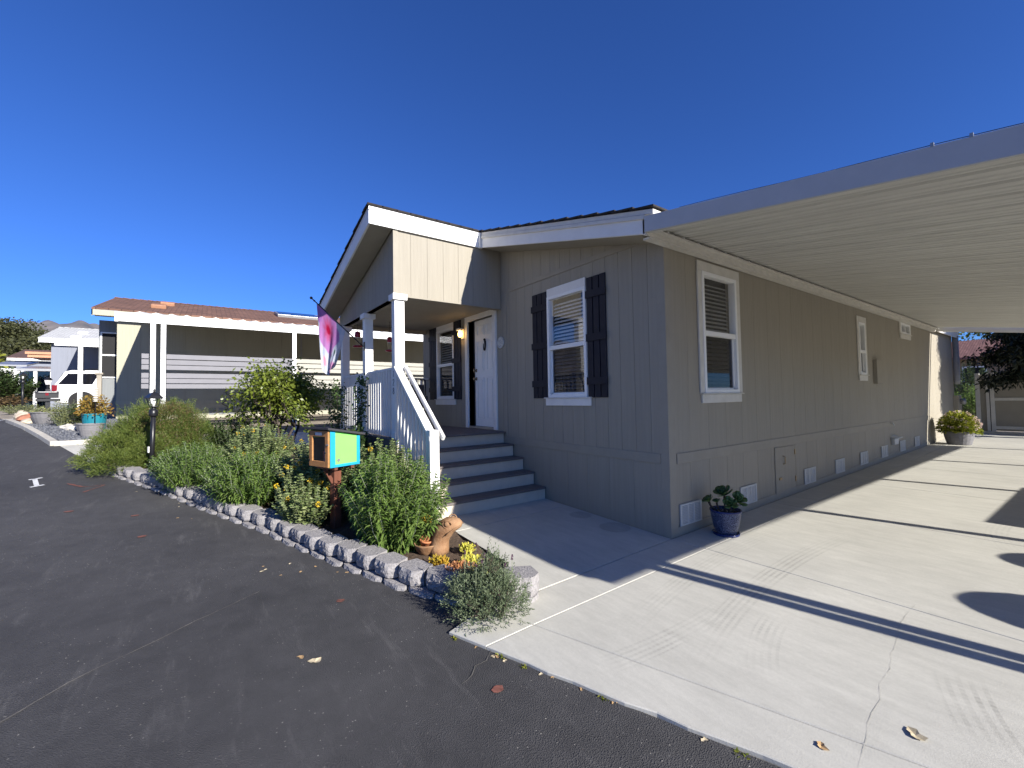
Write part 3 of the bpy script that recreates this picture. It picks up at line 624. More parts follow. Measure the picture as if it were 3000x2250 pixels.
# ------------------------------------------------------------------ carport
CX1, CY0, CY1 = 5.3, -.42, 12.55
cz = lambda x: 3.365 - .155 * x                  # underside of the pans
carport = thing('carport', 'long white metal carport roof on posts over the concrete driveway', 'carport', (5.3, 6, 0))
pw = .305; npan = int((CY1 - CY0 - .1) / pw)
def pan_profile():   # W-shaped pan section across y, (y, z)
    return [(-.006, .032), (.006, .032), (.03, .032), (.05, .006), (.105, .0), (.118, .010), (.135, .010), (.148, .0), (.20, .0), (.213, .010), (.23, .010), (.243, 0), (.268, .0), (.285, .034), (.318, .035)]
pp = pan_profile(); vs = []; x0, x1 = .10, CX1
for x in (x0, x1): vs += [(x, y, cz(x) + z + .035) for y, z in pp] + [(x, y, cz(x) + z + .039) for y, z in pp]
k = len(pp); fs = []
for i in range(k - 1):
    fs += [(i, i + 1, 2 * k + i + 1, 2 * k + i), (k + i + 1, k + i, 3 * k + i, 3 * k + i + 1), (i + 1, i, k + i, k + i + 1), (2 * k + i, 2 * k + i + 1, 3 * k + i + 1, 3 * k + i)]
PAN = MB().add(vs, fs).mesh('roof_panel'); PAN.materials.append(MATS['pan'])
for i in range(npan): inst(PAN, 'roof_panel', 'pan', carport, (0, CY0 + .05 + i * pw, .001 * (i % 2)))
def slope_box(x0, x1, y0, y1, d0, d1): return MB().hexa([(x, y, cz(x) + d) for d in (d0, d1) for x, y in ((x0, y0), (x1, y0), (x1, y1), (x0, y1))])
slope_box(.095, CX1 + .1, CY0 - .03, CY0, -.035, .135).build('fascia', 'grey_white', carport, bevel=.003)
slope_box(.095, CX1 + .1, CY0, CY0 + .055, -.035, -.030).build('fascia_lip', 'pan', carport)
slope_box(.095, CX1 + .1, CY1, CY1 + .03, -.075, .11).build('fascia', 'trim', carport, bevel=.003)
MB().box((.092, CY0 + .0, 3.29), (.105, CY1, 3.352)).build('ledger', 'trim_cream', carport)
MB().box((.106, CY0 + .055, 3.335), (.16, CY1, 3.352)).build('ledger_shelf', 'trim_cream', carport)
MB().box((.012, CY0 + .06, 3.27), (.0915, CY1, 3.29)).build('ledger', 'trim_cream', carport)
MB().hexa([(x, y, cz(x) + d) for d in (.10, .112) for x, y in ((.0, CY0 + .02), (.32, CY0 + .02), (.32, CY1 - .02), (.0, CY1 - .02))]).build('leak_cover', 'white_paint', carport)  # unseen strip added above the pans to stop sunlight leaking by the wall
MB().box((CX1 - .06, CY0, cz(CX1) - .16), (CX1 + .06, CY1, cz(CX1) + .115)).build('gutter_beam', 'white_paint', carport)
for y in (.20, 3.22, 6.28, 9.35, 12.35):
    for dy in ((-.066, .075) if y == .2 else (0,)):
        MB().box((CX1 - .05, y + dy - .052, 0), (CX1 + .05, y + dy + .052, cz(CX1) - .16)).build('post', 'white_paint', carport)
# unseen stand-ins added out of frame on the right to cast shadows on the concrete
leafmat('leaf_dark', (.03, .055, .018), (.07, .11, .03), .2)
pmat('leaf_core', (.03, .05, .018), .9, .4, 40); pmat('terracotta', (.36, .17, .085), .8, .25, 7, .3, 40, col2=(.42, .25, .15)); pmat('bark', (.06, .045, .035), .9, .35, 20, .6, 40)
for lab, x, y, zc, r in (('unseen shrub shape added by the carport post to cast the nearer oval shadow', 4.70, .98, .80, .48), ('smaller unseen shrub shape added further back to cast the second oval shadow', 4.62, 2.32, .78, .44)):
    t = thing('shadow_shrub', lab, 'plant', (x, y, .02), group='shrub shapes added to cast shadows')
    MB().lathe([(.16, 0), (.22, .34), (.24, .35), (.24, .38), (.20, .38)], (x, y, .02), 18).build('pot', 'terracotta', t, smooth=True)
    MB().tube([(x, y, .36), (x, y, zc)], .02, 6).build('stem', 'bark', t)
    d = rdir(9000); p = np.array([x, y, zc]) + d * r * .95 * (RNG.random((9000, 1)) ** .4) * [1, 1, .85]; MB().ball((x, y, zc), r * .97, 20, 14, sc=(1, 1, .86)).build('shadow_core', 'leaf_core', t, smooth=True); leaf_mesh('foliage', p, rdir(9000, .3), rdir(9000), .03, .02, 'leaf_dark', t)  # solid ball added inside to round off the cast shadow
sb = thing('shadow_box', 'tall storage cabinet standing under the far side of the carport', 'cabinet', (4.9, 5.1, .05))
MB().box((4.5, 3.75, .03), (5.3, 6.45, 1.20)).build('body', 'siding_plain', sb, bevel=.01); MB().box((4.45, 3.7, 1.20), (5.35, 6.5, 1.25)).build('lid', 'trim_cream', sb, bevel=.01)  # unseen box added only for the block-shaped shadow it casts
# thin cable with clips along the top of the front fascia
MB().tube([(.5 + i * .3, CY0 - .02, cz(.5 + i * .3) + .141 + .004 * math.sin(i * 1.3)) for i in range(15)], .0025, 5).build('cable', 'black_metal', carport)
for x in (2.27, 2.44): MB().box((x - .008, CY0 - .033, cz(x) + .13), (x + .008, CY0 - .012, cz(x) + .155)).build('cable_clip', 'grey_metal', carport)
# ------------------------------------------------------------------ blue glazed pot by the wall
def glaze():
    m = bpy.data.materials.new('blue_glaze'); m.use_nodes = True; n = m.node_tree; b = n.nodes['Principled BSDF']; L = n.links.new
    t = n.nodes.new('ShaderNodeTexCoord'); v = n.nodes.new('ShaderNodeTexVoronoi'); v.inputs['Scale'].default_value = 48; v.feature = 'DISTANCE_TO_EDGE'; L(t.outputs['Object'], v.inputs['Vector'])
    r = n.nodes.new('ShaderNodeValToRGB'); r.color_ramp.elements[0].color = (.13, .165, .27, 1); r.color_ramp.elements[1].color = (.004, .008, .042, 1); r.color_ramp.elements[0].position = .03; r.color_ramp.elements[1].position = .14; L(v.outputs[0], r.inputs[0])
    L(r.outputs[0], b.inputs['Base Color']); b.inputs['Roughness'].default_value = .3; b.inputs['Specular IOR Level'].default_value = .3
    bp = n.nodes.new('ShaderNodeBump'); bp.inputs['Strength'].default_value = .5; bp.inputs['Distance'].default_value = .004; L(v.outputs[0], bp.inputs['Height']); L(bp.outputs[0], b.inputs['Normal']); MATS['blue_glaze'] = m
glaze(); pmat('blue_plain', (.018, .028, .11), .2, .15, 10); pmat('potting_soil', (.05, .035, .025), .95, .4, 40, .6, 60); pmat('pebble', (.35, .33, .30), .8, .3, 10)
px_, py_ = .30, .60
pot = thing('plant_pot', 'blue glazed ceramic pot of green succulents beside the side wall', 'plant pot', (px_, py_, .024))
MB().lathe([(.145, .0), (.158, .008), (.162, .035), (.150, .036), (.14, .02)], (px_, py_, .024), 32).build('saucer', 'blue_plain', pot, smooth=True)
smooth_by_angle(MB().lathe([(.118, .02), (.135, .06), (.16, .15), (.178, .25), (.185, .305), (.178, .305), (.170, .25), (.12, .25)], (px_, py_, .024), 36, caps=False).build('bowl', 'blue_glaze', pot))
MB().lathe([(.186, .300), (.194, .31), (.192, .326), (.180, .328), (.172, .31)], (px_, py_, .024), 36, caps=False).build('rim', 'blue_plain', pot, smooth=True)
MB().lathe([(.001, .285), (.172, .282)], (px_, py_, .024), 24).build('soil', 'potting_soil', pot)
st_ = MB()
for i in range(26):
    a, r = random.uniform(0, 6.28), random.uniform(.05, .155); st_.ball((px_ + r * math.cos(a), py_ + r * math.sin(a), .31), random.uniform(.008, .016), 6, 4, sc=(1, 1, .7))
st_.build('pebbles', 'pebble', pot, smooth=True)
def succulent_leaf():
    m_ = MB(); prof = [(0, .010, .004), (.3, .014, .005), (.6, .024, .005), (.85, .027, .004), (1, .012, .002)]; vs = []
    for t, wd, h in prof: vs += [(t * .085, -wd, .016 * t), (t * .085, 0, -.002 - h + .016 * t), (t * .085, wd, .016 * t), (t * .085, 0, h * .4 + .016 * t)]
    fs = [(i * 4 + j, i * 4 + (j + 1) % 4, i * 4 + 4 + (j + 1) % 4, i * 4 + 4 + j) for i in range(4) for j in range(4)] + [(3, 2, 1, 0), (16, 17, 18, 19)]
    return m_, vs, fs
_, slv, slf = succulent_leaf()
pmat('succulent', (.055, .115, .030), .38, .3, 25, col2=(.10, .17, .045))
def rosette(name, c, r, n, tilt, mat, parent, open_=.5):
    m_ = MB(); T = Matrix.Translation(Vector(c)) @ Euler(tilt).to_matrix().to_4x4()
    for i in range(n):
        a = i * 2.399; e = open_ + .9 * i / n; s = r / .085 * (1 - .45 * i / n)
        m_.add(slv, slf, T @ Matrix.Rotation(a, 4, 'Z') @ Matrix.Rotation(-e * .9 + .15, 4, 'Y') @ Matrix.Scale(s, 4))
    return m_.build(name, mat, parent, smooth=True)
for c, r, tl in (((.30, .58, .53), .155, (.5, -.2, 0)), ((.41, .68, .46), .135, (.3, .7, 0)), ((.15, .48, .44), .105, (.4, -.5, 0)), ((.24, .50, .44), .07, (.2, -.2, 0)), ((.40, .53, .43), .12, (.7, .3, 0)), ((.10, .55, .42), .095, (.2, -.8, .3))):
    MB().tube([(px_ + (c[0] - px_) * .4, py_ + (c[1] - py_) * .4, .30), (c[0] * .9 + px_ * .1, c[1] * .9 + py_ * .1, (c[2] + .32) / 2), c], .012, 6).build('stem', 'bark', pot)
    rosette('rosette', c, r, 15, tl, 'succulent', pot)
pot.scale = (.87, .87, .87)
# ------------------------------------------------------------------ block edging of the front bed
pmat('block', (.265, .252, .25), .95, .2, 30, .9, 60, spec=.1)
def block_mesh(seed, w_, d_, h_, rough, bv=.075):
    rg = random.Random(seed); nx, nz = 12, 6; m_ = MB(); F = {}
    for i in range(nx + 1):
        for j in range(nz + 1):
            u = i / nx; vz = j / nz; x = (u - .5) * w_; bev = max(0, abs(u - .5) * 2 - .55) / .45
            y = bev ** 1.3 * bv - rg.uniform(0, rough) * (1 if 0 < i < nx else .3) - .012 * math.sin(math.pi * vz)
            F[i, j] = len(m_.v); m_.v.append((x + rg.uniform(-.004, .004), y, vz * h_ + (rg.uniform(-.004, .004) if 0 < j < nz else 0)))
    for i in range(nx):
        for j in range(nz): m_.f.append((F[i, j], F[i + 1, j], F[i + 1, j + 1], F[i, j + 1]))
    b = len(m_.v); m_.v += [(-w_ * .36, d_, 0), (w_ * .36, d_, 0), (w_ * .36, d_, h_), (-w_ * .36, d_, h_)]
    m_.f += [tuple([F[i, nz] for i in range(nx + 1)] + [b + 2, b + 3]), tuple([F[i, 0] for i in range(nx, -1, -1)] + [b, b + 1]),
             tuple([F[nx, j] for j in range(nz + 1)] [::-1] + [b + 2, b + 1][::-1])[::-1], tuple([F[0, j] for j in range(nz + 1)] + [b + 3, b]), (b + 1, b, b + 3, b + 2)]
    me = m_.mesh('block'); me.materials.append(MATS['block']); return me
BL = [block_mesh(s + 20, .29, .20, .125, .010, .03) for s in range(3)]
BM = [block_mesh(s, .29, .20, .125, .011) for s in range(5)]
path = [Vector(p) for p in ((.02, -2.44), (-.26, -2.64), (-.72, -2.86), (-1.57, -3.17), (-2.82, -3.58), (-4.03, -4.13), (-5.46, -4.72), (-6.79, -5.36), (-7.9, -5.75))]
def along(s):
    for a, b in zip(path[:-1], path[1:]):
        L_ = (b - a).length
        if s <= L_: return a.lerp(b, s / L_), (b - a).normalized()
        s -= L_
    return path[-1], (path[-1] - path[-2]).normalized()
PL = sum((b - a).length for a, b in zip(path[:-1], path[1:]))
edging = thing('block_edging', 'low edging of grey split-face concrete blocks along the flower bed', 'garden wall', (-3, -3.6, .1))
n = int(PL / .292)
for lvl in (0, 1):
    for i in range(n):
        p, d = along(.15 + i * .292 + (.13 if lvl == 0 else 0)); ang = math.atan2(-d.y, -d.x) - .12 + random.uniform(-.04, .04)
        nrm = Vector((-math.sin(ang), math.cos(ang)))   # into the bed
        q = p + nrm * (-.03 if lvl == 0 else .0 + random.uniform(-.012, .012)); z = gz(q.x, q.y)
        inst(random.choice(BM if lvl else BL), 'block', 'block', edging, (q.x, q.y, z + (-.088 if lvl == 0 else .050) + random.uniform(-.004, .004)), (random.uniform(-.015, .015), math.atan((gz(p.x + .1, p.y) - gz(p.x - .1, p.y)) / .2) * -1, ang), (1, 1, 1))
# the end block, turned towards the walk
inst(BM[1], 'block', 'block', edging, (.16, -2.18, .055), (0, 0, 1.05), (1.05, 1.15, 1.2)); inst(BM[3], 'block', 'block', edging, (.17, -2.19, -.06), (0, 0, 1.05), (1.05, 1.1, .92))
# ------------------------------------------------------------------ planting bed
pmat('mulch', (.075, .05, .034), .95, .5, 30, .8, 50)
bedp = [(-.02, -2.26), (-.32, -1.965), (-1.5, -1.90), (-2.2, -1.90), (-2.2, -1.98), (-6.5, -1.98), (-8.1, -1.98), (-8.15, -5.6)]
inner = [along(PL * (1 - i / 24)) for i in range(25)]
poly = bedp + [tuple(p + Vector((d.y, -d.x)) * .05) for p, d in inner]
def fill(name, poly, mat, zfun, structure_=True):
    bm = bmesh.new(); vs = [bm.verts.new((x, y, 0)) for x, y in poly]; f = bm.faces.new(vs); bmesh.ops.triangulate(bm, faces=[f])
    for _ in range(3): bmesh.ops.subdivide_edges(bm, edges=[e for e in bm.edges if e.calc_length() > .35], cuts=1, use_grid_fill=False); bmesh.ops.triangulate(bm, faces=bm.faces[:])
    for v in bm.verts: v.co.z = zfun(v.co.x, v.co.y)
    bmesh.ops.recalc_face_normals(bm, faces=bm.faces[:])
    if sum(f.normal.z for f in bm.faces) < 0: bmesh.ops.reverse_faces(bm, faces=bm.faces[:])
    me = bpy.data.meshes.new(name); bm.to_mesh(me); bm.free(); me.materials.append(MATS[mat]); o = bpy.data.objects.new(name, me); COL.objects.link(o)
    return structure(o) if structure_ else o
fill('flower_bed', poly, 'mulch', lambda x, y: gz(x, y) + .085 + .02 * math.sin(9 * x) * math.cos(8 * y))
# black plastic edging between bed and walk
MB().prism([(-.06, -2.22), (-.33, -1.955), (-.34, -1.965), (-.075, -2.23)], lambda a, b, t: (a, b, t), .02, .13).add([], []).build('bed_edging', 'black_metal', edging)
MB().prism([(-.33, -1.955), (-1.6, -1.90), (-1.6, -1.912), (-.335, -1.967)], lambda a, b, t: (a, b, t), .02, .12).build('bed_edging', 'black_metal', edging)
# ------------------------------------------------------------------ little library box on its post
pmat('wood_orange', (.36, .17, .06), .6, .2, 6, .15, 40, stretch=(1, 1, 9)); pmat('wood_red', (.13, .045, .025), .7, .25, 8, .2, 40, stretch=(1, 1, .2))
pmat('teal', (.012, .30, .50), .5, .06, 5, .05); pmat('lime', (.20, .62, .12), .55, .04, 4, .05); pmat('roofing', (.035, .034, .04), .8, .2, 30, .3, 80); pmat('sticker', (.5, .52, .55), .4, .2, 60)
TH = math.radians(20.4); LBZ = gz(-2.39, -2.95)
lib = thing('little_library', 'lime green and teal book box with glazed wooden door on a post', 'book box', (-2.39, -2.95, LBZ), TH, local=True)
zb, zf_, zk = .86 - LBZ, 1.28 - LBZ, 1.19 - LBZ; hw, hd = .185, .19
sidep = lambda x: [(x, -hd, zb), (x, hd, zb), (x, hd, zk), (x, -hd, zf_)]
for sx_ in (-1, 1):
    xo, xi = sx_ * hw, sx_ * (hw - .015); P = sidep(xi) + sidep(xo); q = MB().add(P, [(0, 1, 2, 3), (7, 6, 5, 4), (0, 4, 5, 1), (1, 5, 6, 2), (2, 6, 7, 3), (3, 7, 4, 0)])
    pn = q.build('side_panel', 'lime', lib)
    t_ = .008 * sx_
    for a in ((-hd, -hd + .06, zb, zf_ - .012), (hd - .04, hd, zb, zk + .002), (-hd + .06, hd - .04, zb, zb + .03)):
        MB().box((xo, a[0], a[2]), (xo + t_, a[1], a[3])).build('trim', 'teal', lib, bevel=.002)
    if sx_ > 0:
        lg = MB(); lg.lathe([(.02, 0), (.02, .002)], n=16, M=Matrix.Translation((xo, -.085, zb + .075)) @ Matrix.Rotation(math.pi / 2, 4, 'Y')); lg.build('round_sticker', 'grey_metal', lib)
MB().box((-hw + .015, -hd, zb), (hw - .015, hd, zb + .015)).build('floor', 'teal', lib); MB().box((-hw + .015, hd - .015, zb + .015), (hw - .015, hd, zk)).build('back_panel', 'dark', lib)
for sx_ in (-1, 1): MB().box((sx_ * (hw - .016), -hd + .01, zb + .016), (sx_ * (hw - .02), hd - .016, zk - .01)).build('shade_lining', 'dark', lib)  # dark sheets added, like the dark back, to paint the shade inside the box
rf = MB(); rf.hexa([(x, y, (zf_ if y < 0 else zk) + (.0 if y < 0 else -.0) + d) for d in (.004, .03) for x, y in ((-hw - .045, -hd - .05), (hw + .045, -hd - .05), (hw + .045, hd + .05), (-hw - .045, hd + .05))]); rf.build('roof', 'roofing', lib, bevel=.004)
dr_ = MB()
for a in ((-hw + .002, -hw + .06, zb + .006, zf_ - .012), (hw - .06, hw - .002, zb + .006, zf_ - .012), (-hw + .06, hw - .06, zb + .006, zb + .07), (-hw + .06, hw - .06, zf_ - .075, zf_ - .012)): dr_.box((a[0], -hd - .024, a[2]), (a[1], -hd - .002, a[3]))
ldoor = dr_.build('door', 'wood_orange', lib, bevel=.003)
MB().box((-hw + .06, -hd - .014, zb + .07), (hw - .06, -hd - .010, zf_ - .075)).build('pane', 'glass', ldoor)
MB().box((-.06, -hd - .0255, zf_ - .062), (.07, -hd - .0242, zf_ - .03)).build('name_plate', 'sticker', ldoor)
tri = MB().add([(-.085, -hd - .026, zf_ - .058), (-.062, -hd - .026, zf_ - .058), (-.075, -hd - .026, zf_ - .034)], [(0, 1, 2)]); tri.build('plate_mark', 'black_metal', ldoor)
for z in (zb + .06, zf_ - .06): MB().box((-hw - .004, -hd - .028, z), (-hw + .02, -hd - .0245, z + .025)).build('hinge', 'black_metal', ldoor)
MB().box((hw - .03, -hd - .032, zb + .25), (hw + .012, -hd - .024, zb + .265)).build('latch', 'grey_metal', ldoor); MB().ball((hw - .04, -hd - .03, zb + .17), .009).build('door_knob', 'black_metal', ldoor)
bcols = [(.5, .1, .08), (.1, .16, .35), (.55, .5, .4), (.08, .25, .14), (.6, .45, .1), (.3, .3, .32), (.45, .2, .35)]
for i, c_ in enumerate(bcols): pmat('book%d' % i, c_, .6, .1, 20)
x = -hw + .03
for i in range(9):
    wd = random.uniform(.018, .036); MB().box((x, -.06, zb + .016), (x + wd - .002, .1, zb + random.uniform(.15, .22))).build('book', 'book%d' % (i % 7), lib); x += wd
MB().box((-.045, -.045, .0), (.045, .045, zb - .03)).build('post', 'wood_red', lib, bevel=.005)
for y in (-.11, .10): MB().box((-.17, y - .02, zb - .035), (.18, y + .02, zb - .001)).build('support_beam', 'wood_red', lib, bevel=.003)
MB().bar((0, -.04, zb - .2), (0, -.13, zb - .04), .04, .03, up=(1, 0, 0)).build('brace', 'wood_red', lib)
# ------------------------------------------------------------------ terracotta frog planter
FX, FY = -.95, -2.33; fz = gz(FX, FY) + .10
pmat('frog_clay', (.30, .15, .07), .9, .4, 7, .5, 45, col2=(.36, .22, .125), spec=.15)
frog = thing('frog_planter', 'open-backed terracotta frog head planter lying behind the edging blocks', 'planter', (FX, FY, fz), math.radians(46), local=True); frog.scale = (1.04, 1.04, 1.04)
# head: swept oval sections leaning up and forward (+x), opening at the back
fb = MB(); secs = []
spine = [(-.01, -.02, .105, .095), (-.005, .05, .10, .09), (.008, .115, .086, .080), (.022, .165, .084, .082), (.05, .215, .098, .090), (.095, .25, .104, .080), (.145, .264, .09, .062), (.185, .266, .066, .045), (.21, .264, .034, .024)]
nn = 20
for i, (x, z, ry, rz) in enumerate(spine):
    a_, b_ = spine[max(0, i - 1)], spine[min(len(spine) - 1, i + 1)]; tx, tz = b_[0] - a_[0], b_[1] - a_[1]; l = math.hypot(tx, tz); nx_, nz_ = -tz / l, tx / l
    for k in range(nn):
        t = 2 * math.pi * k / nn; u, v = ry * math.cos(t), rz * math.sin(t)
        secs.append((x + nx_ * v, u, max(.0, z + nz_ * v)))
fs = [(i * nn + k, i * nn + (k + 1) % nn, (i + 1) * nn + (k + 1) % nn, (i + 1) * nn + k) for i in range(len(spine) - 1) for k in range(nn)] + [tuple(range((len(spine) - 1) * nn, len(spine) * nn))]
fbo = fb.add(secs, fs).build('body', 'frog_clay', frog, smooth=True); sf = fbo.modifiers.new('thick', 'SOLIDIFY'); sf.thickness = .012
for s_ in (-1, 1):
    e = MB(); e.ball((.10, s_ * .100, .285), .024, 14, 10, sc=(1, .5, 1)); e.build('eye', 'frog_clay', frog, smooth=True)
    e = MB(); e.tube([(.10 + .040 * math.cos(t), s_ * (.103 - .012 * math.cos(t) ** 2), .287 + .036 * math.sin(t)) for t in [i * .5 - .2 for i in range(11)]], .0055, 8); e.build('eyelid', 'frog_clay', frog, smooth=True)
    e = MB(); e.tube([(.216, s_ * .040, .262), (.17, s_ * .090, .245), (.12, s_ * .108, .215), (.08, s_ * .10, .18)], .004, 6); e.build('mouth_line', 'frog_clay', frog, smooth=True)
MB().lathe([(.06, -.02), (.10, .02), (.122, .075), (.127, .085), (.118, .088), (.10, .06), (.06, .02), (.001, .018)], (-.12, 0, 0), 24, caps=False).build('bowl', 'frog_clay', frog, smooth=True)
pmat('clay_orange', (.45, .17, .07), .8, .15, 20, .2, 60); leafmat('leaf_gold', (.36, .19, .02), (.48, .36, .04), .2); leafmat('leaf_orange', (.40, .17, .07), (.50, .26, .12), .2); leafmat('leaf_lemon', (.42, .42, .05), (.58, .52, .09), .2); leafmat('leaf_purple', (.07, .035, .06), (.18, .09, .14), .2)
cp = thing('clay_pot', 'small orange clay pot tipped inside the frog planter with golden succulent', 'plant pot', (-1.05, -2.43, fz + .03))
M = Matrix.Translation((-1.05, -2.43, fz + .03)) @ Matrix.Rotation(.25, 4, 'Y')
MB().lathe([(.045, 0), (.062, .085), (.07, .088), (.07, .105), (.06, .105), (.055, .09), (.001, .085)], n=20, M=M, caps=False).build('pot', 'clay_orange', cp, smooth=True)
def sedum(name, c, r, h, n, mat, parent, L=.03, W=.016, droop=-.1):
    d = rdir(n, 1.2); aa, rr = RNG.random(n) * 6.283, np.sqrt(RNG.random(n)) * r * .85; p = np.array(c) + np.c_[rr * np.cos(aa), rr * np.sin(aa), RNG.random(n) * h]
    return leaf_mesh(name, p, d, rdir(n), L * RNG.uniform(.7, 1.3, n), W, mat, parent, droop)
sedum('succulent', (-1.05, -2.43, fz + .11), .07, .05, 180, 'leaf_orange', cp); sedum('flowers', (-1.07, -2.41, fz + .26), .055, .06, 150, 'leaf_gold', cp, .028, .02)
MB().tube([(-1.05, -2.43, fz + .1), (-1.07, -2.41, fz + .28)], .005, 6).build('stem', 'bark', cp)
# low succulents in the corner of the bed
for lab, c, r, mt_, n_ in (('golden yellow stonecrop at the foot of the frog planter', (-.62, -2.50, .12), .10, 'leaf_gold', 330), ('pale lemon stonecrop behind the pink succulents', (-.45, -2.27, .12), .11, 'leaf_lemon', 380),
                        ('peach pink rosette succulents in the bed corner', (-.36, -2.42, .11), .15, 'leaf_orange', 800), ('yellow stonecrop nearest the walkway edge', (-.22, -2.32, .11), .11, 'leaf_lemon', 380), ('dark purple succulents beside the lavender', (-.12, -2.40, .10), .12, 'leaf_purple', 420), ('small yellow stonecrop right behind the frog head', (-.78, -2.12, .12), .08, 'leaf_lemon', 160)):
    o = sedum('succulent_clump', c, r, .07, n_, mt_, None, .034, .02); tag(o, lab, 'succulent', 'low succulents in the bed corner')
# ------------------------------------------------------------------ shrubs of the front bed
leafmat('leaf_sage', (.08, .15, .026), (.22, .31, .08), .38); leafmat('leaf_phlomis', (.14, .205, .06), (.33, .37, .17), .3, .6); leafmat('leaf_juniper', (.055, .105, .018), (.19, .225, .05), .35); leafmat('leaf_brown', (.10, .065, .03), (.19, .13, .06), .3)
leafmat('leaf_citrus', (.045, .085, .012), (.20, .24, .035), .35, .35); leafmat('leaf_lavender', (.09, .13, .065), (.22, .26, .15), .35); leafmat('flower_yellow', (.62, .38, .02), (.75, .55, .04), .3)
pmat('stem_green', (.22, .25, .15), .7, .2, 30); pmat('stem_pale', (.30, .33, .24), .7, .2, 30); pmat('branch', (.05, .038, .03), .9, .3, 20, .4, 40)
def stemmy(name, lab, base, stems, h, spread, L, W, mat, droop, stem_mat='stem_pale', node=.035, rz=(1, 1), per=2, cat='shrub', lean=(0, 0), group=None, from_=.25, flowers=0, zb=None, seg=3, root=.45):
    x0, y0 = base; z0 = gz(x0, y0) + .08; t = thing(name, lab, cat, (x0, y0, z0), group=group); sm = MB(); P, D, N, LL_ = [], [], [], []; tips = []
    for s in range(stems):
        a = random.uniform(0, 6.283); rr = math.sqrt(random.random()); ox, oy = rr * math.cos(a) * spread * rz[0], rr * math.sin(a) * spread * rz[1]
        hh = h * random.uniform(.72, 1.05) * (1 - .38 * rr * rr); b = Vector((x0 + ox * root, y0 + oy * root, z0 + gz(x0 + ox * root, y0 + oy * root) - gz(x0, y0) - .05)); e = Vector((x0 + ox + lean[0] * hh, y0 + oy + lean[1] * hh, b.z + hh))
        m1 = b.lerp(e, .5) + Vector((random.gauss(0, .03), random.gauss(0, .03), hh * .06)); pts = [b, m1, e]; sm.tube([b, m1, e], [.0045, .0035, .0015], 4); tips.append(e)
        k = int(hh / node); ph = random.uniform(0, 3)
        for i in range(int(k * from_), k + 1):
            u = i / k; p = (b * (1 - u) + m1 * u) * (1 - u) + (m1 * (1 - u) + e * u) * u; ph += 1.57
            for q in range(per):
                aa = ph + q * 6.283 / per + random.uniform(-.4, .4); el = .25 + .55 * u * u + random.uniform(-.25, .25); d = Vector((math.cos(aa) * math.cos(el), math.sin(aa) * math.cos(el), math.sin(el)))
                P.append(p); D.append(d); N.append((random.gauss(0, .3), random.gauss(0, .3), 1)); LL_.append(L * random.uniform(.6, 1.15) * (1 - .45 * u ** 4))
    sm.build('stems', stem_mat, t); leaf_mesh('foliage', P, D, N, np.array(LL_), W, mat, t, droop, seg)
    if flowers:
        fp = [random.choice(tips) - Vector((0, 0, random.uniform(-.02, .06))) for _ in range(flowers)]
        for p in fp:
            n_ = 26; d = rdir(n_, .2); leaf_mesh('flower_head', np.array([tuple(p)] * n_) + d * .012, d, rdir(n_), .024, .016, 'flower_yellow', t, .1)
    return t
SG = dict(droop=.62, per=4, from_=.06)
stemmy('sage_bush', 'narrow-leaved sage bush between the book box post and the steps', (-1.66, -2.52), 190, .98, .80, .135, .019, 'leaf_sage', rz=(1.12, .68), lean=(.07, -.02), node=.034, **SG)
stemmy('sage_bush', 'sprawling sage bush in front of the lamp post at the bed edge', (-5.55, -4.35), 220, .66, .92, .12, .019, 'leaf_sage', rz=(1.25, .62), node=.034, **SG)
stemmy('sage_bush', 'green sage bush in the middle of the block edging', (-4.1, -3.68), 220, .72, .86, .12, .019, 'leaf_sage', rz=(1.1, .72), node=.034, **SG)
PG = dict(droop=.35, per=4, from_=.08)
stemmy('phlomis_bush', 'grey-green bush with yellow flowers left of the book box', (-3.35, -2.85), 240, 1.0, .78, .07, .033, 'leaf_phlomis', stem_mat='stem_green', rz=(1.1, .8), node=.036, flowers=18, **PG)
stemmy('phlomis_bush', 'low yellow-flowered bush spilling towards the blocks left of the post', (-2.78, -3.22), 170, .62, .62, .07, .033, 'leaf_phlomis', stem_mat='stem_green', rz=(1., .55), node=.034, flowers=9, **PG)
stemmy('phlomis_bush', 'yellow-flowered bush behind the sprawling sage, nearest the lamp', (-5.65, -3.45), 230, .92, .72, .07, .033, 'leaf_phlomis', stem_mat='stem_green', rz=(1.2, .8), node=.036, flowers=18, **PG)
stemmy('phlomis_bush', 'pale green bush behind the book box in front of the porch skirt', (-2.55, -2.30), 130, 1.0, .42, .07, .033, 'leaf_phlomis', stem_mat='stem_green', node=.036, flowers=3, **PG)
stemmy('leafy_bush', 'dark narrow-leaved bush left of the citrus trunk', (-7.45, -3.75), 100, .95, .5, .12, .022, 'leaf_dark', .4, 'stem_green', node=.035, per=3, from_=.1)
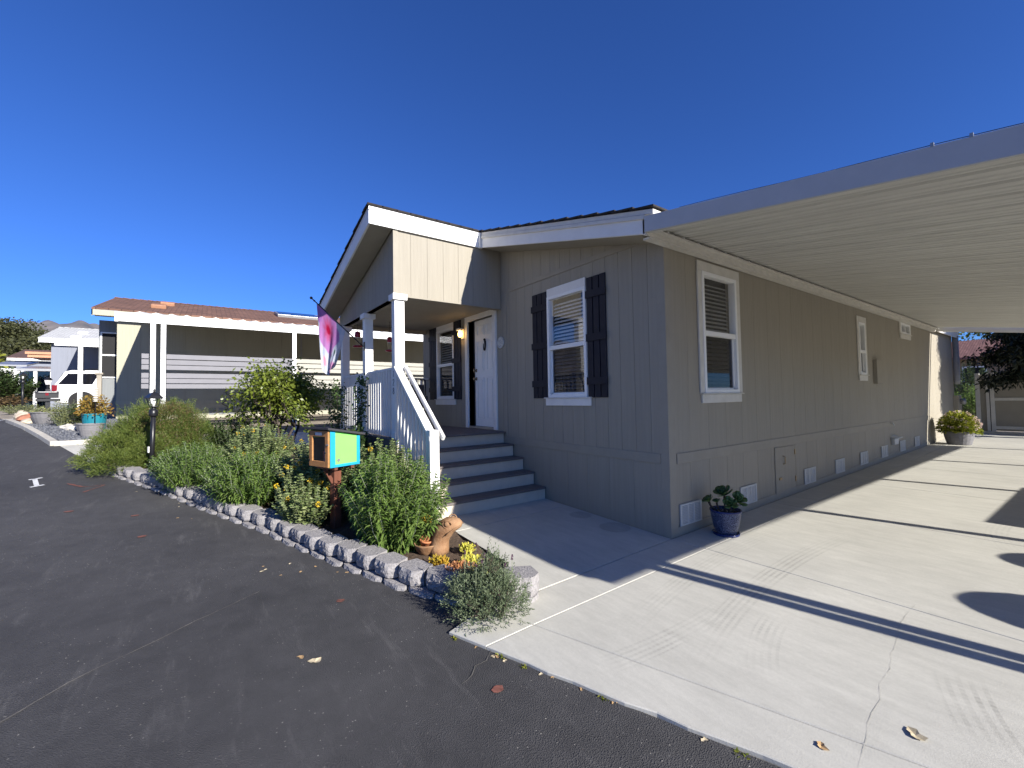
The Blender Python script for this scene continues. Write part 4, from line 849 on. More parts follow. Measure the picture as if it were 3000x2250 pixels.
# feathery bush by the lamp: many fine sprays over lobes
def feathery(name, lab, lobes, n, parent_loc, mat='leaf_juniper', step=.012, nl=(.03, .055), nw=.006, br_=22):
    t = thing(name, lab, 'shrub', parent_loc); P, D, V = [], [], []
    tot = sum(l[3] * l[4] for l in lobes)
    for (cx_, cy_, cz_, r, h, br) in lobes:
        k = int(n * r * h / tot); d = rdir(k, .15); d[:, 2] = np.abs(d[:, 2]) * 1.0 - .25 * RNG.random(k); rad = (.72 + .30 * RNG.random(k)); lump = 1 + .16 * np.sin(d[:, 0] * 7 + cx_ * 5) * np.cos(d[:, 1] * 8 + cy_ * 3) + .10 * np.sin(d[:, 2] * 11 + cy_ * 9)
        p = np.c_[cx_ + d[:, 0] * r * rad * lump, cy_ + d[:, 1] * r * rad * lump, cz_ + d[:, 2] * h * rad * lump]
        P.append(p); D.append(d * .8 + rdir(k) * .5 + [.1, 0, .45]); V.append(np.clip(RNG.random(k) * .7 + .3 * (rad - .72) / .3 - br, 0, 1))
    P, D, V = np.concatenate(P), np.concatenate(D), np.concatenate(V); D /= np.linalg.norm(D, axis=1, keepdims=True)
    # each spray: a little spine with side needles
    PP, DD, VV = [], [], []
    for j in range(7):
        PP.append(P + D * (step * j)); s = rdir(len(P)); DD.append(D * .8 + s * .55); VV.append(V)
    PP, DD, VV = np.concatenate(PP), np.concatenate(DD), np.concatenate(VV)
    leaf_mesh('foliage', PP, DD, rdir(len(PP)), RNG.uniform(*nl, len(PP)), nw, mat, t, .1, var=VV)
    sm = MB()
    for l in lobes:
        for i in range(br_):
            d = rdir(1, .6)[0]; sm.tube([(l[0] * .8 + parent_loc[0] * .2, l[1] * .8 + parent_loc[1] * .2, parent_loc[2]), (l[0] + d[0] * l[3] * .4, l[1] + d[1] * l[3] * .4, l[2] + abs(d[2]) * l[4] * .4), (l[0] + d[0] * l[3] * .85, l[1] + d[1] * l[3] * .85, l[2] + abs(d[2]) * l[4] * .85)], [.014, .009, .003], 5)
    sm.build('branches', 'branch', t); return t
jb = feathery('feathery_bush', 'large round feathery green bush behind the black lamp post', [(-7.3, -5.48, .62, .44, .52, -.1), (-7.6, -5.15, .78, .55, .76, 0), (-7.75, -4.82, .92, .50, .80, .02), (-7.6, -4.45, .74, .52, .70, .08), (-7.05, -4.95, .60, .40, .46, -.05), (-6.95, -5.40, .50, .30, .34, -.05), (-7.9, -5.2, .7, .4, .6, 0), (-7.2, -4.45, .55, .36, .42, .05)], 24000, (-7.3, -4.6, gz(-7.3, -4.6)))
# browned patch in the bush
n_ = 6500; d = rdir(n_, .2); p = np.array([-7.5, -4.75, 1.05]) + d * np.array([.62, .55, .58]) * (.8 + .25 * RNG.random((n_, 1))); p = p[(p[:, 2] > .7)]
leaf_mesh('dry_sprays', p, rdir(len(p), .3), rdir(len(p)), .045, .006, 'leaf_brown', jb, .1)
# lavender at the driveway corner
lv = feathery('lavender', 'small grey-green lavender bush overhanging the driveway corner', [(.10, -2.50, .10, .25, .27, 0), (.27, -2.42, .10, .17, .24, 0), (-.03, -2.50, .10, .16, .20, 0), (.20, -2.56, .06, .18, .18, 0), (.15, -2.44, .22, .10, .28, 0)], 2300, (.14, -2.48, .0), 'leaf_lavender', .009, (.014, .026), .0065, 9)
for i in range(9):
    a, r = random.uniform(0, 6.28), random.uniform(.0, .2); x, y, z = .16 + r * math.cos(a), -2.47 + r * math.sin(a), .40 + random.uniform(-.05, .08)
    q = MB().tube([(x, y, z - .16), (x + .01, y, z)], .002, 4); q.build('flower_stem', 'stem_green', lv)
    n_ = 36; leaf_mesh('flower_head', np.c_[np.full(n_, x + .01), np.full(n_, y), z + RNG.random(n_) * .03], rdir(n_, .6), rdir(n_), .011, .007, 'leaf_purple', lv, 0)
# ------------------------------------------------------------------ citrus tree
def tree(name, lab, base, h, crown_r, crown_c, nl, L, W, leaf, bark, trunks=1, cat='tree', group=None, depth=3, tr=.06, gap=.5, seed=1, flat=1.):
    rg = random.Random(seed); x0, y0, z0 = base; t = thing(name, lab, cat, base, group=group); tm = MB(); tips = []
    cc = Vector(crown_c)
    def grow(p, d, l, r, lv):
        q = p + d * l; m_ = p.lerp(q, .5) + Vector((rg.gauss(0, l * .07), rg.gauss(0, l * .07), 0)); tm.tube([p, m_, q], [r, r * .8, r * .6], 7 if lv < 2 else 5)
        if lv >= depth: tips.append(q); return
        for k in range(rg.choice((2, 3, 3))):
            a = Vector((rg.gauss(0, 1), rg.gauss(0, 1), rg.gauss(.35, .6))).normalized(); tgt = (cc + Vector((rg.uniform(-1, 1) * crown_r, rg.uniform(-1, 1) * crown_r, rg.uniform(-.7, 1) * crown_r * flat)) - q).normalized()
            grow(q, (d * .45 + a * .5 + tgt * .75).normalized(), l * rg.uniform(.6, .82), r * .6, lv + 1)
    for k in range(trunks):
        a = k * 6.283 / max(1, trunks) + rg.random(); d = Vector((math.cos(a) * (.45 if trunks > 1 else .08), math.sin(a) * (.45 if trunks > 1 else .08), 1)).normalized()
        grow(Vector(base) + Vector((math.cos(a), math.sin(a), 0)) * (tr * .7 if trunks > 1 else 0), d, h * .36, tr, 0)
    tm.build('trunk', bark, t, smooth=True)
    tp = np.array([tuple(q) for q in tips]); k = max(1, nl // len(tp)); c = np.repeat(tp, k, 0); n = len(c)
    P = c + np.clip(RNG.normal(0, 1, (n, 3)), -1.7, 1.7) * crown_r * .16 * [1, 1, .8]; out = (P - np.array(crown_c)); out /= np.linalg.norm(out, axis=1, keepdims=True) + 1e-6
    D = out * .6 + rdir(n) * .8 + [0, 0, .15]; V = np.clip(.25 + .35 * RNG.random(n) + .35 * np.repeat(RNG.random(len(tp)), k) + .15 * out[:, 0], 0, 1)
    leaf_mesh('crown', P, D, rdir(n, .8), L * RNG.uniform(.6, 1.2, n), W, leaf, t, .25, 2, V); return t
cz0 = gz(-7.0, -2.9) + .08
tree('citrus_tree', 'multi-stemmed citrus tree with glossy yellowing leaves left of the porch', (-7.0, -2.9, cz0), 1.85, .95, (-7.0, -2.95, cz0 + 1.1), 8500, .09, .045, 'leaf_citrus', 'branch', trunks=5, depth=4, tr=.035, seed=5, flat=.9)
leafmat('leaf_vine', (.03, .06, .018), (.08, .14, .035), .3)
# vines climbing by the porch rail
def vine(lab, pts, n, L=.05, W=.03, mat='leaf_sage', sp=.05):
    t = thing('climbing_vine', lab, 'vine', pts[0], group='vines at the porch railing'); MB().tube(pts, .006, 5).build('stem', 'branch', t)
    pv = [Vector(p) for p in pts]; P = []
    for i in range(n):
        u = random.random() * (len(pv) - 1); k = int(u); P.append(tuple(pv[k].lerp(pv[k + 1], u - k) + Vector((random.gauss(0, sp), random.gauss(0, sp), random.gauss(0, sp)))))
    leaf_mesh('foliage', P, rdir(n, .2), rdir(n, .5), L * RNG.uniform(.6, 1.2, n), W, mat, t, .2)
vine('dark vine shoot rising against the railing beside the middle post', [(-4.35, -2.15, .5), (-4.45, -2.12, 1.0), (-4.40, -2.08, 1.5), (-4.42, -2.05, 1.98)], 700, .06, .036, mat='leaf_vine')
vine('leaning leafy vine left of the middle post', [(-4.9, -2.3, .4), (-5.2, -2.25, 1.0), (-5.5, -2.2, 1.45), (-5.75, -2.15, 1.9)], 1000, .06, .036, mat='leaf_vine', sp=.08)
vine('yellow-green shoot leaning left above the book box', [(-4.6, -2.6, .7), (-5.1, -2.75, 1.15), (-5.5, -2.9, 1.45), (-5.8, -3.0, 1.75)], 420, .06, .036, mat='leaf_citrus')
o = stemmy('leafy_bush', 'dark leafy vine mound at the foot of the porch railing', (-4.1, -2.25), 130, 1.0, .48, .06, .036, 'leaf_vine', .2, 'branch', rz=(1.25, .5), node=.03, per=3)
# ------------------------------------------------------------------ flag on the porch post
def flag_mat():
    m = bpy.data.materials.new('flag_cloth'); m.use_nodes = True; n = m.node_tree; n.nodes.clear(); L = n.links.new
    out = n.nodes.new('ShaderNodeOutputMaterial'); at = n.nodes.new('ShaderNodeAttribute'); at.attribute_name = 'uvw'; sp = n.nodes.new('ShaderNodeSeparateXYZ'); L(at.outputs['Vector'], sp.inputs[0])
    def mth(op, a, b=None):
        x = n.nodes.new('ShaderNodeMath'); x.operation = op
        for i, v in enumerate((a, b)):
            if v is None: continue
            if isinstance(v, (int, float)): x.inputs[i].default_value = v
            else: L(v, x.inputs[i])
        return x.outputs[0]
    def mr(f, a, b, c=0., d=1.):
        r = n.nodes.new('ShaderNodeMapRange'); r.interpolation_type = 'SMOOTHSTEP'; r.inputs[1].default_value = a; r.inputs[2].default_value = b; r.inputs[3].default_value = c; r.inputs[4].default_value = d; L(f, r.inputs[0]); return r.outputs[0]
    def mix(f, a, b):
        x = n.nodes.new('ShaderNodeMix'); x.data_type = 'RGBA'; L(f, x.inputs[0])
        if isinstance(a, tuple): x.inputs[6].default_value = (*a, 1)
        else: L(a, x.inputs[6])
        x.inputs[7].default_value = (*b, 1); return x.outputs[2]
    nz = n.nodes.new('ShaderNodeTexNoise'); nz.inputs['Scale'].default_value = 9; L(at.outputs['Vector'], nz.inputs['Vector'])
    def blob(cx_, cy_, r, soft, petals=0, rx=1.):
        dx, dy = mth('SUBTRACT', sp.outputs[0], cx_), mth('SUBTRACT', sp.outputs[1], cy_); dx = mth('MULTIPLY', dx, rx)
        d = mth('SQRT', mth('ADD', mth('MULTIPLY', dx, dx), mth('MULTIPLY', dy, dy)))
        if petals: d = mth('MULTIPLY', d, mth('ADD', 1, mth('MULTIPLY', mth('COSINE', mth('MULTIPLY', mth('ARCTAN2', dy, dx), petals)), -.13)))
        d = mth('ADD', d, mth('MULTIPLY', mth('SUBTRACT', nz.outputs[0], .5), .08)); return mr(d, r, r - soft)
    c = mix(mr(nz.outputs[0], .35, .7), (.46, .52, .62), (.60, .58, .66))
    for b in ((.62, .60, .10, .04, 0, 1.8), (.80, .55, .09, .04, 0, 1.4), (.45, .93, .08, .03, 0, 1)): c = mix(blob(*b), c, (.13, .20, .15))
    c = mix(blob(.42, .26, .43, .06, 5), c, (.46, .20, .46)); c = mix(blob(.42, .26, .27, .20, 10), c, (.52, .09, .22)); c = mix(blob(.40, .25, .10, .06), c, (.38, .01, .05))
    c = mix(blob(.75, .88, .18, .04, 5), c, (.62, .30, .50)); c = mix(blob(.22, .80, .10, .05), c, (.75, .30, .40)); c = mix(blob(.05, .15, .14, .05), c, (.35, .16, .42))
    p = n.nodes.new('ShaderNodeBsdfDiffuse'); L(c, p.inputs[0]); t = n.nodes.new('ShaderNodeBsdfTranslucent'); L(c, t.inputs[0]); mx = n.nodes.new('ShaderNodeMixShader'); mx.inputs[0].default_value = .35
    L(p.outputs[0], mx.inputs[1]); L(t.outputs[0], mx.inputs[2]); L(mx.outputs[0], out.inputs[0]); MATS['flag_cloth'] = m
flag_mat()
A_, B_ = Vector((-4.70, -1.95, 2.545)), Vector((-5.50, -2.63, 3.47)); dv_ = (B_ - A_).normalized()
flag = thing('garden_flag', 'pink hibiscus flag hanging from a black pole on the middle porch post', 'flag', tuple(A_))
pm = MB().tube([A_, B_], .011, 8); pm.ball(B_ + dv_ * .02, .026, 10, 8); pm.tube([B_ - dv_ * .07, B_ - dv_ * .06], .017, 8); pm.build('pole', 'black_metal', flag, smooth=True)
MB().box((-4.68, -1.955, 2.47), (-4.63, -1.941, 2.62)).build('bracket', 'black_metal', flag)
NU, NV = 30, 44; fv, uv = [], []
top0, top1 = B_ - dv_ * .13, B_ - dv_ * .93; nrm_ = Vector((.65, -.76, 0))
for i in range(NU + 1):
    u = i / NU; tp = top0.lerp(top1, u)
    # cloth falls from the sloping pole and gathers under its outer end
    bot = Vector((-5.36 + .12 * u, -2.46 + .14 * u, 2.16 + .12 * u - .16 * math.sin(u * math.pi * .9)))
    for j in range(NV + 1):
        v = j / NV; q = tp.lerp(bot, v); g = v * (1 - .15 * v); fold = .06 * math.sin(u * 9.0 + .4 + v * .8) * g + .022 * math.sin(u * 21 + v * 3) * g
        q = q + nrm_ * fold - Vector((0, 0, .05 * u * math.sin(math.pi * v))); fv.append(tuple(q)); uv.append((u, v, 0))
ff = [(i * (NV + 1) + j, (i + 1) * (NV + 1) + j, (i + 1) * (NV + 1) + j + 1, i * (NV + 1) + j + 1) for i in range(NU) for j in range(NV)]
fo = MB().add(fv, ff).build('flag_cloth', 'flag_cloth', flag, smooth=True); a = fo.data.attributes.new('uvw', 'FLOAT_VECTOR', 'POINT'); a.data.foreach_set('vector', [c for p in uv for c in p])
# ------------------------------------------------------------------ hummingbird feeders, porch chair
pmat('red_plastic', (.30, .015, .03), .3, .1, 20)
for lab, x, y, z in (('red hummingbird feeder hanging under the beam left of the middle post', -5.36, -1.86, 2.60), ('red hummingbird feeder hanging behind the corner post', -5.62, -1.15, 2.58)):
    f = thing('bird_feeder', lab, 'bird feeder', (x, y, z), group='hummingbird feeders on the porch')
    MB().lathe([(.02, 0), (.085, .012), (.09, .03), (.05, .045), (.03, .05)], (x, y, z), 18).build('base', 'red_plastic', f, smooth=True)
    MB().lathe([(.03, .05), (.036, .10), (.048, .15), (.046, .20)], (x, y, z), 16, caps=False).build('bottle', 'glass', f, smooth=True)
    MB().lathe([(.05, .20), (.055, .22), (.05, .29), (.02, .31)], (x, y, z), 16).build('cap', 'red_plastic', f, smooth=True)
    MB().tube([(x, y, z + .31), (x, y, 3.125 if y < -1.7 else 3.2)], .003, 5).build('hanger', 'black_metal', f)
pmat('cushion', (.07, .06, .055), .9, .3, 30, .3, 60)
ch = thing('patio_chair', 'dark metal patio chair with cushion on the porch deck', 'chair', (-5.35, -.75, 1.03), math.radians(70), local=True)
for sx_ in (-.25, .25):
    MB().tube([(sx_, -.24, 0), (sx_, -.25, .42), (sx_, -.18, .62), (sx_, .18, .64), (sx_, .27, .60)], .013, 8).build('arm', 'black_metal', ch, smooth=True)
    MB().tube([(sx_, .26, 0), (sx_, .22, .42), (sx_, .34, .98)], .013, 8).build('leg', 'black_metal', ch, smooth=True)
MB().box((-.25, -.25, .40), (.25, .24, .425)).build('seat', 'black_metal', ch); MB().box((-.24, -.25, .426), (.24, .22, .50)).build('cushion', 'cushion', ch, bevel=.03)
MB().tube([(-.25, .34, .98), (0, .36, 1.02), (.25, .34, .98)], .013, 8).build('top_rail', 'black_metal', ch, smooth=True)
for i in range(5):
    x = -.2 + i * .1; MB().tube([(x, .22, .44), (x, .345, .99)], .008, 6).build('back_slat', 'black_metal', ch)
MB().hexa([(-.22, .17, .50), (.22, .17, .50), (.22, .22, .50), (-.22, .22, .50), (-.22, .27, .88), (.22, .27, .88), (.22, .32, .88), (-.22, .32, .88)]).build('back_cushion', 'cushion', ch, bevel=.02)
# ------------------------------------------------------------------ lamp posts
def lamp_post(lab, x, y, h, lean=0., s=1.):
    z = gz(x, y); t = thing('lamp_post', lab, 'lamp', (x, y, z), local=True, group='black garden lamp posts'); t.rotation_euler = (0, lean, .4)
    hb = h - .36 * s
    MB().tube([(0, 0, -.05), (0, 0, hb)], .034 * s, 12).build('post', 'black_metal', t, smooth=True)
    MB().lathe([(.055 * s, hb - .10 * s), (.06 * s, hb - .09 * s), (.06 * s, hb), (.045 * s, hb + .01 * s), (.03 * s, hb + .03 * s), (.03 * s, hb + .05 * s)], n=14).build('collar', 'black_metal', t, smooth=True)
    b0, b1 = hb + .05 * s, hb + .20 * s; r0, r1 = .062 * s, .11 * s; R4 = math.pi / 4
    MB().lathe([(r0, b0), (r0 * 1.1, b0 + .012 * s)], n=4, rot=R4).build('tray', 'black_metal', t)
    for k in range(4):
        a = R4 + k * math.pi / 2; MB().tube([(r0 * math.cos(a), r0 * math.sin(a), b0 + .01 * s), (r1 * math.cos(a), r1 * math.sin(a), b1)], .006 * s, 6).build('frame_bar', 'black_metal', t)
        a2 = a + math.pi / 2; q = .97; MB().add([(r0 * q * math.cos(a), r0 * q * math.sin(a), b0 + .012 * s), (r0 * q * math.cos(a2), r0 * q * math.sin(a2), b0 + .012 * s), (r1 * q * math.cos(a2), r1 * q * math.sin(a2), b1), (r1 * q * math.cos(a), r1 * q * math.sin(a), b1)], [(0, 1, 2, 3)]).build('pane', 'glass', t)
    MB().lathe([(.135 * s, b1 - .004 * s), (.135 * s, b1 + .008 * s), (.11 * s, b1 + .04 * s), (.06 * s, b1 + .085 * s), (.018 * s, b1 + .10 * s)], n=4, rot=R4).build('roof', 'black_metal', t)
    MB().lathe([(.018 * s, b1 + .10 * s), (.012 * s, b1 + .115 * s), (.016 * s, b1 + .13 * s), (.008 * s, b1 + .15 * s), (.002, b1 + .165 * s)], n=10).build('finial', 'black_metal', t, smooth=True)
    MB().lathe([(.014 * s, b0 + .012 * s), (.02 * s, b0 + .05 * s), (.028 * s, b0 + .09 * s), (.015 * s, b0 + .12 * s)], n=12).build('bulb', 'lamp_white', t, smooth=True)
    return t
lp = lamp_post('black lantern lamp post leaning right in front of the feathery bush', -6.45, -4.92, 1.50, .055)
MB().box((-.07, -.045, .43), (-.035, -.01, .53)).build('sensor', 'lamp_white', lp, bevel=.006)
lamp_post('distant black lamp post by the far driveway', -23.7, -10.5, 1.75, .0, 1.1)
# ------------------------------------------------------------------ neighbour A: olive house with brown shingle roof and patio cover
pmat('olive', (.36, .345, .265), .75, .07, 3, .3, 30, stretch=(9, 9, .35)); pmat('olive_shade_vent', (.20, .21, .21), .75, .08, 3, .3, 30, stretch=(9, 9, .35))
def shingle_mat(name, c1, c2, sx=(1, 1, 1)):
    m = pmat(name, c1, .9, .3, 12, .4, 90); n = m.node_tree; b = n.nodes['Principled BSDF']; L = n.links.new
    g = n.nodes.new('ShaderNodeNewGeometry'); sp = n.nodes.new('ShaderNodeSeparateXYZ'); cb = n.nodes.new('ShaderNodeCombineXYZ'); L(g.outputs['Position'], sp.inputs[0]); L(sp.outputs[1], cb.inputs[0]); L(sp.outputs[0], cb.inputs[1])
    br = n.nodes.new('ShaderNodeTexBrick'); br.inputs['Color1'].default_value = (*c1, 1); br.inputs['Color2'].default_value = (*c2, 1); br.inputs['Mortar'].default_value = (*(c * .45 for c in c1), 1); br.inputs['Scale'].default_value = 1; br.inputs['Brick Width'].default_value = .3; br.inputs['Row Height'].default_value = .14; br.inputs['Mortar Size'].default_value = .012; br.inputs['Bias'].default_value = 0
    L(cb.outputs[0], br.inputs['Vector']); L(br.outputs['Color'], b.inputs['Base Color'])
shingle_mat('shingle_brown', (.115, .06, .042), (.19, .10, .07)); shingle_mat('shingle_grey', (.42, .42, .41), (.50, .50, .49)); shingle_mat('shingle_far', (.085, .048, .04), (.13, .075, .06))
def gable_house(name, lab, wx, y0, y1, wid, eave, ridge, roof_mat, wall_mat, fas_mat, over=.4, front=.5, zg=1.0):
    """long house beside us: right wall at x=wx facing +x, ridge along y"""
    t = thing(name, lab, 'house', (wx - wid / 2, (y0 + y1) / 2, zg))
    rx_ = wx - wid / 2; k = (ridge - eave) / (wid / 2 + over)
    MB().box((wx - .1, y0, zg - .6), (wx - .014, y1, eave)).build('wall', wall_mat, t)
    MB().prism([(wx - .02, zg - .6), (wx - .02, eave), (rx_, ridge - .12), (wx - wid, eave), (wx - wid, zg - .6)], lambda a, b, t_: (a, t_, b), y0, y0 + .1).build('wall', wall_mat, t)
    MB().box((wx - wid, y0 + .1, zg - .6), (wx - wid + .1, y1, eave)).build('wall', wall_mat, t)
    rf = None
    for sg in (1, -1):
        xe = rx_ + sg * (wid / 2 + over); P = [(rx_, y0 - front, ridge - .06), (xe, y0 - front, eave - .06), (xe, y1 + front, eave - .06), (rx_, y1 + front, ridge - .06), (rx_, y0 - front, ridge), (xe, y0 - front, eave), (xe, y1 + front, eave), (rx_, y1 + front, ridge)]
        o = MB().hexa(P if sg > 0 else [P[i] for i in (1, 0, 3, 2, 5, 4, 7, 6)]).build('roof', roof_mat, t)
        if sg > 0: rf = o
        MB().box((xe - .03, y0 - front, eave - .24), (xe + .0, y1 + front, eave - .062)).build('fascia', fas_mat, o)
        MB().hexa([(rx_, y0 - front, ridge - .26), (xe, y0 - front, eave - .26), (xe, y0 - front + .03, eave - .26), (rx_, y0 - front + .03, ridge - .26), (rx_, y0 - front, ridge - .062), (xe, y0 - front, eave - .062), (xe, y0 - front + .03, eave - .062), (rx_, y0 - front + .03, ridge - .062)]).build('fascia', fas_mat, o)
        MB().box((min(xe, wx if sg > 0 else wx - wid), y0 - front + .03, eave - .22), (max(xe - .03, wx if sg > 0 else wx - wid), y1 + front, eave - .20)).build('soffit', wall_mat, o)
    cap = MB()
    for i in range(int((y1 - y0 + 2 * front) / .25)):
        y = y0 - front + i * .25; cap.hexa([(rx_ - .14, y, ridge - .03), (rx_ + .14, y, ridge - .03), (rx_ + .14, y + .26, ridge - .035), (rx_ - .14, y + .26, ridge - .035), (rx_ - .03, y, ridge + .035), (rx_ + .03, y, ridge + .035), (rx_ + .03, y + .26, ridge + .012), (rx_ - .03, y + .26, ridge + .012)])
    cap.build('ridge_cap', roof_mat, rf)
    return t, rf, (lambda x: ridge - k * abs(x - rx_))
nA, rA, zA = gable_house('mobile_home', 'olive green neighbouring mobile home with brown shingle roof', -16, -6.6, 9.0, 7.4, 4.68, 5.80, 'shingle_brown', 'olive', 'olive', .4, .55, 1.1)
wA = [o for o in nA.children if o.name.startswith('wall')][0]
boards(wA, lambda u, w_, z: (-16 + w_, u, z), -6.6, 9.0, 1.72, lambda u: 4.44, [(-1.1, 1.3, 1.9, 4.2)], .61, mat='olive', gap=.012)
boards(wA, lambda u, w_, z: (-16 + w_, u, z), -6.6, 9.0, .5, lambda u: 1.58, [], 1.22, name='skirting_panel', mat='olive', gap=.012)
MB().box((-16, -6.6, 1.585), (-15.99, 9.0, 1.715)).build('belt_board', 'olive', wA)
for i in range(3): MB().box((-16.0, -4.12 + i * .29, 1.18), (-15.985, -3.91 + i * .29, 1.42)).build('vent', 'olive_shade_vent', nA)
sd_ = MB().box((-16.06, -1.08, 1.92), (-16.03, 1.28, 4.18)).build('sliding_door', 'dark', nA)
for y in (-1.1, -.3, .5, 1.3): MB().box((-16.03, y - .03, 1.9), (-15.985, y + .03, 4.2)).build('door_frame', 'grey_metal', sd_)
for y in (-1.06, -.26, .54): MB().box((-16.02, y + .0, 1.92), (-16.015, y + .72, 4.18)).build('pane', 'glass', sd_)
# bay at the front corner, set back, with a tall window
MB().box((-17.0, -7.14, .6), (-16.75, -6.6, 4.45)).build('wall', 'olive_shade_vent', nA)  # shade of the set-back wall painted in as a darker copy of olive
wn_ = MB()
for a in ((-7.10, -7.06, 2.5, 4.05), (-6.66, -6.62, 2.5, 4.05), (-7.06, -6.66, 2.5, 2.54), (-7.06, -6.66, 4.01, 4.05), (-7.06, -6.66, 3.25, 3.30)): wn_.box((-16.75, a[0], a[2]), (-16.71, a[1], a[3]))
wo2 = wn_.build('window', 'white_paint', nA); MB().box((-16.745, -7.06, 2.54), (-16.74, -6.66, 4.01)).build('pane', 'dark', wo2)
pmat('vent_brown', (.32, .16, .09), .6, .15, 10)
for x, y in ((-17.1, -5.62), (-18.4, -5.45)):
    z = zA(x); MB().box((-.21, -.22, -.02), (.21, .22, .13), Matrix.Translation((x, y, z)) @ Matrix.Rotation(.27, 4, 'Y')).build('roof_vent', 'vent_brown', rA, bevel=.03)
skx, sky_ = -18.2, -.9; z = zA(skx); Ms = Matrix.Translation((skx, sky_, z)) @ Matrix.Rotation(.27, 4, 'Y')
MB().box((-.65, -.85, 0), (.65, .85, .12), Ms).build('skylight', 'grey_metal', rA, bevel=.01); MB().box((-.58, -.78, .121), (.58, .78, .13), Ms).build('skylight_pane', 'glass_tint', rA)
MB().tube([(-15.96, -3.5 + .13 * math.sin(i * 1.9) - .02 * i, 2.35 - i * .13) for i in range(9)], .013, 6).build('cable', 'black_metal', nA)
# patio cover A
pcA = thing('patio_cover', 'white patio cover with corrugated roof along the olive house', 'patio cover', (-12.4, -1, .8))
czA = lambda x: 3.70 + .15 * (-11 - x)
MB().hexa([(x, y, czA(x) + d) for d in (.09, .115) for x, y in ((-15.95, -5.9), (-11, -5.9), (-11, 6), (-15.95, 6))]).build('roof_sheet', 'pan', pcA)
MB().box((-11.0, -5.92, 3.62), (-10.955, 6, 3.735)).build('fascia', 'white_paint', pcA); MB().box((-10.954, -5.92, 3.742), (-10.945, 6, 3.835)).build('fascia', 'white_paint', pcA); MB().box((-11.0, -5.92, 3.736), (-10.954, 6, 3.83)).build('gutter', 'white_paint', pcA)
MB().box((-10.97, -5.99, 3.60), (-10.90, -5.925, 3.84)).build('gutter_end', 'white_paint', pcA)
cor = MB()
for i in range(36):
    y = -5.7 + i * .31; cor.add([(-11.02, y, czA(-11) + .13), (-11.02, y + .155, czA(-11) + .20), (-11.02, y + .31, czA(-11) + .13), (-15.9, y, czA(-15.9) + .13), (-15.9, y + .155, czA(-15.9) + .20), (-15.9, y + .31, czA(-15.9) + .13)], [(0, 1, 4, 3), (1, 2, 5, 4), (0, 2, 1)])
cor.build('roof_corrugation', 'pan', pcA)
for y in (-5.28, -5.08, -2.1, .95, 3.9): MB().box((-11.05, y - .05, .6), (-10.95, y + .05, 3.62)).build('post', 'white_paint', pcA)
pmat('slat_grey', (.19, .187, .20), .7, .05, 5); pmat('slat_cream', (.36, .345, .29), .7, .06, 5)
SZ = [(2.735, 2.855), (2.59, 2.715), (2.46, 2.575), (2.25, 2.375), (2.12, 2.235), (1.985, 2.10)]
for lab, mt_, runs in (('grey horizontal slat screen between the first two patio posts', 'slat_grey', ((-5.50, -5.36), (-5.02, -2.16))), ('cream horizontal slat screen beyond the second patio post', 'slat_cream', ((-2.04, .88), (1.0, 3.84)))):
    sc = thing('slat_screen', lab, 'screen', (-11, runs[0][0], 1.2), group='slat screens of the patio')
    for a, b in runs:
        for z0, z1 in SZ: MB().box((-11.02, a, z0), (-10.99, b, z1)).build('slat', mt_, sc, bevel=.004)
# ------------------------------------------------------------------ neighbour B: pale grey roof, white carport, parked cars
pmat('slate_wall', (.20, .215, .26), .75, .08, 3, .3, 30, stretch=(9, 9, .35))
nB, rB, zB = gable_house('mobile_home', 'slate blue mobile home with pale grey roof behind the parked cars', -29.5, -10.9, 4, 6.8, 5.14, 6.2, 'shingle_grey', 'slate_wall', 'white_paint', .4, .4, 1.4)
wB = [o for o in nB.children if o.name.startswith('wall')][0]; boards(wB, lambda u, w_, z: (-29.5 + w_, u, z), -10.9, 4, 1.3, lambda u: 4.9, [], .61, mat='slate_wall', gap=.014)
for x, y in ((-29.5, -9.95), (-31.0, -9.95)): z = zB(x); MB().box((-.2, -.22, -.02), (.2, .22, .12), Matrix.Translation((x, y, z)) @ Matrix.Rotation(.28, 4, 'Y')).build('roof_vent', 'lamp_white', rB, bevel=.04)
pcB = thing('patio_cover', 'white carport cover over the white suv of the slate blue house', 'carport', (-26, -5, 1.4))
czB = lambda x: 4.42 + .13 * (-24.4 - x)
MB().hexa([(x, y, czB(x) + d) for d in (.05, .08) for x, y in ((-29.3, -9.7), (-24.4, -9.7), (-24.4, 2), (-29.3, 2))]).build('roof_sheet', 'pan', pcB)
MB().box((-24.42, -9.72, 4.29), (-24.36, 2, 4.56)).build('fascia', 'white_paint', pcB); MB().hexa([(x, y, czB(x) + d) for d in (-.12, .14) for x, y in ((-29.3, -9.75), (-24.42, -9.75), (-24.42, -9.71), (-29.3, -9.71))]).build('fascia', 'white_paint', pcB)
cor = MB()
for i in range(30):
    y = -9.5 + i * .38; cor.add([(-24.45, y, czB(-24.45) + .12), (-24.45, y + .19, czB(-24.45) + .21), (-24.45, y + .38, czB(-24.45) + .12), (-29.2, y, czB(-29.2) + .12), (-29.2, y + .19, czB(-29.2) + .21), (-29.2, y + .38, czB(-29.2) + .12)], [(0, 1, 4, 3), (1, 2, 5, 4), (0, 2, 1)])
cor.build('roof_corrugation', 'white_paint', pcB)
for y in (-8.9, -5.9, -2.9): MB().box((-24.5, y - .075, 1.2), (-24.35, y + .075, 4.3)).build('post', 'white_paint', pcB)
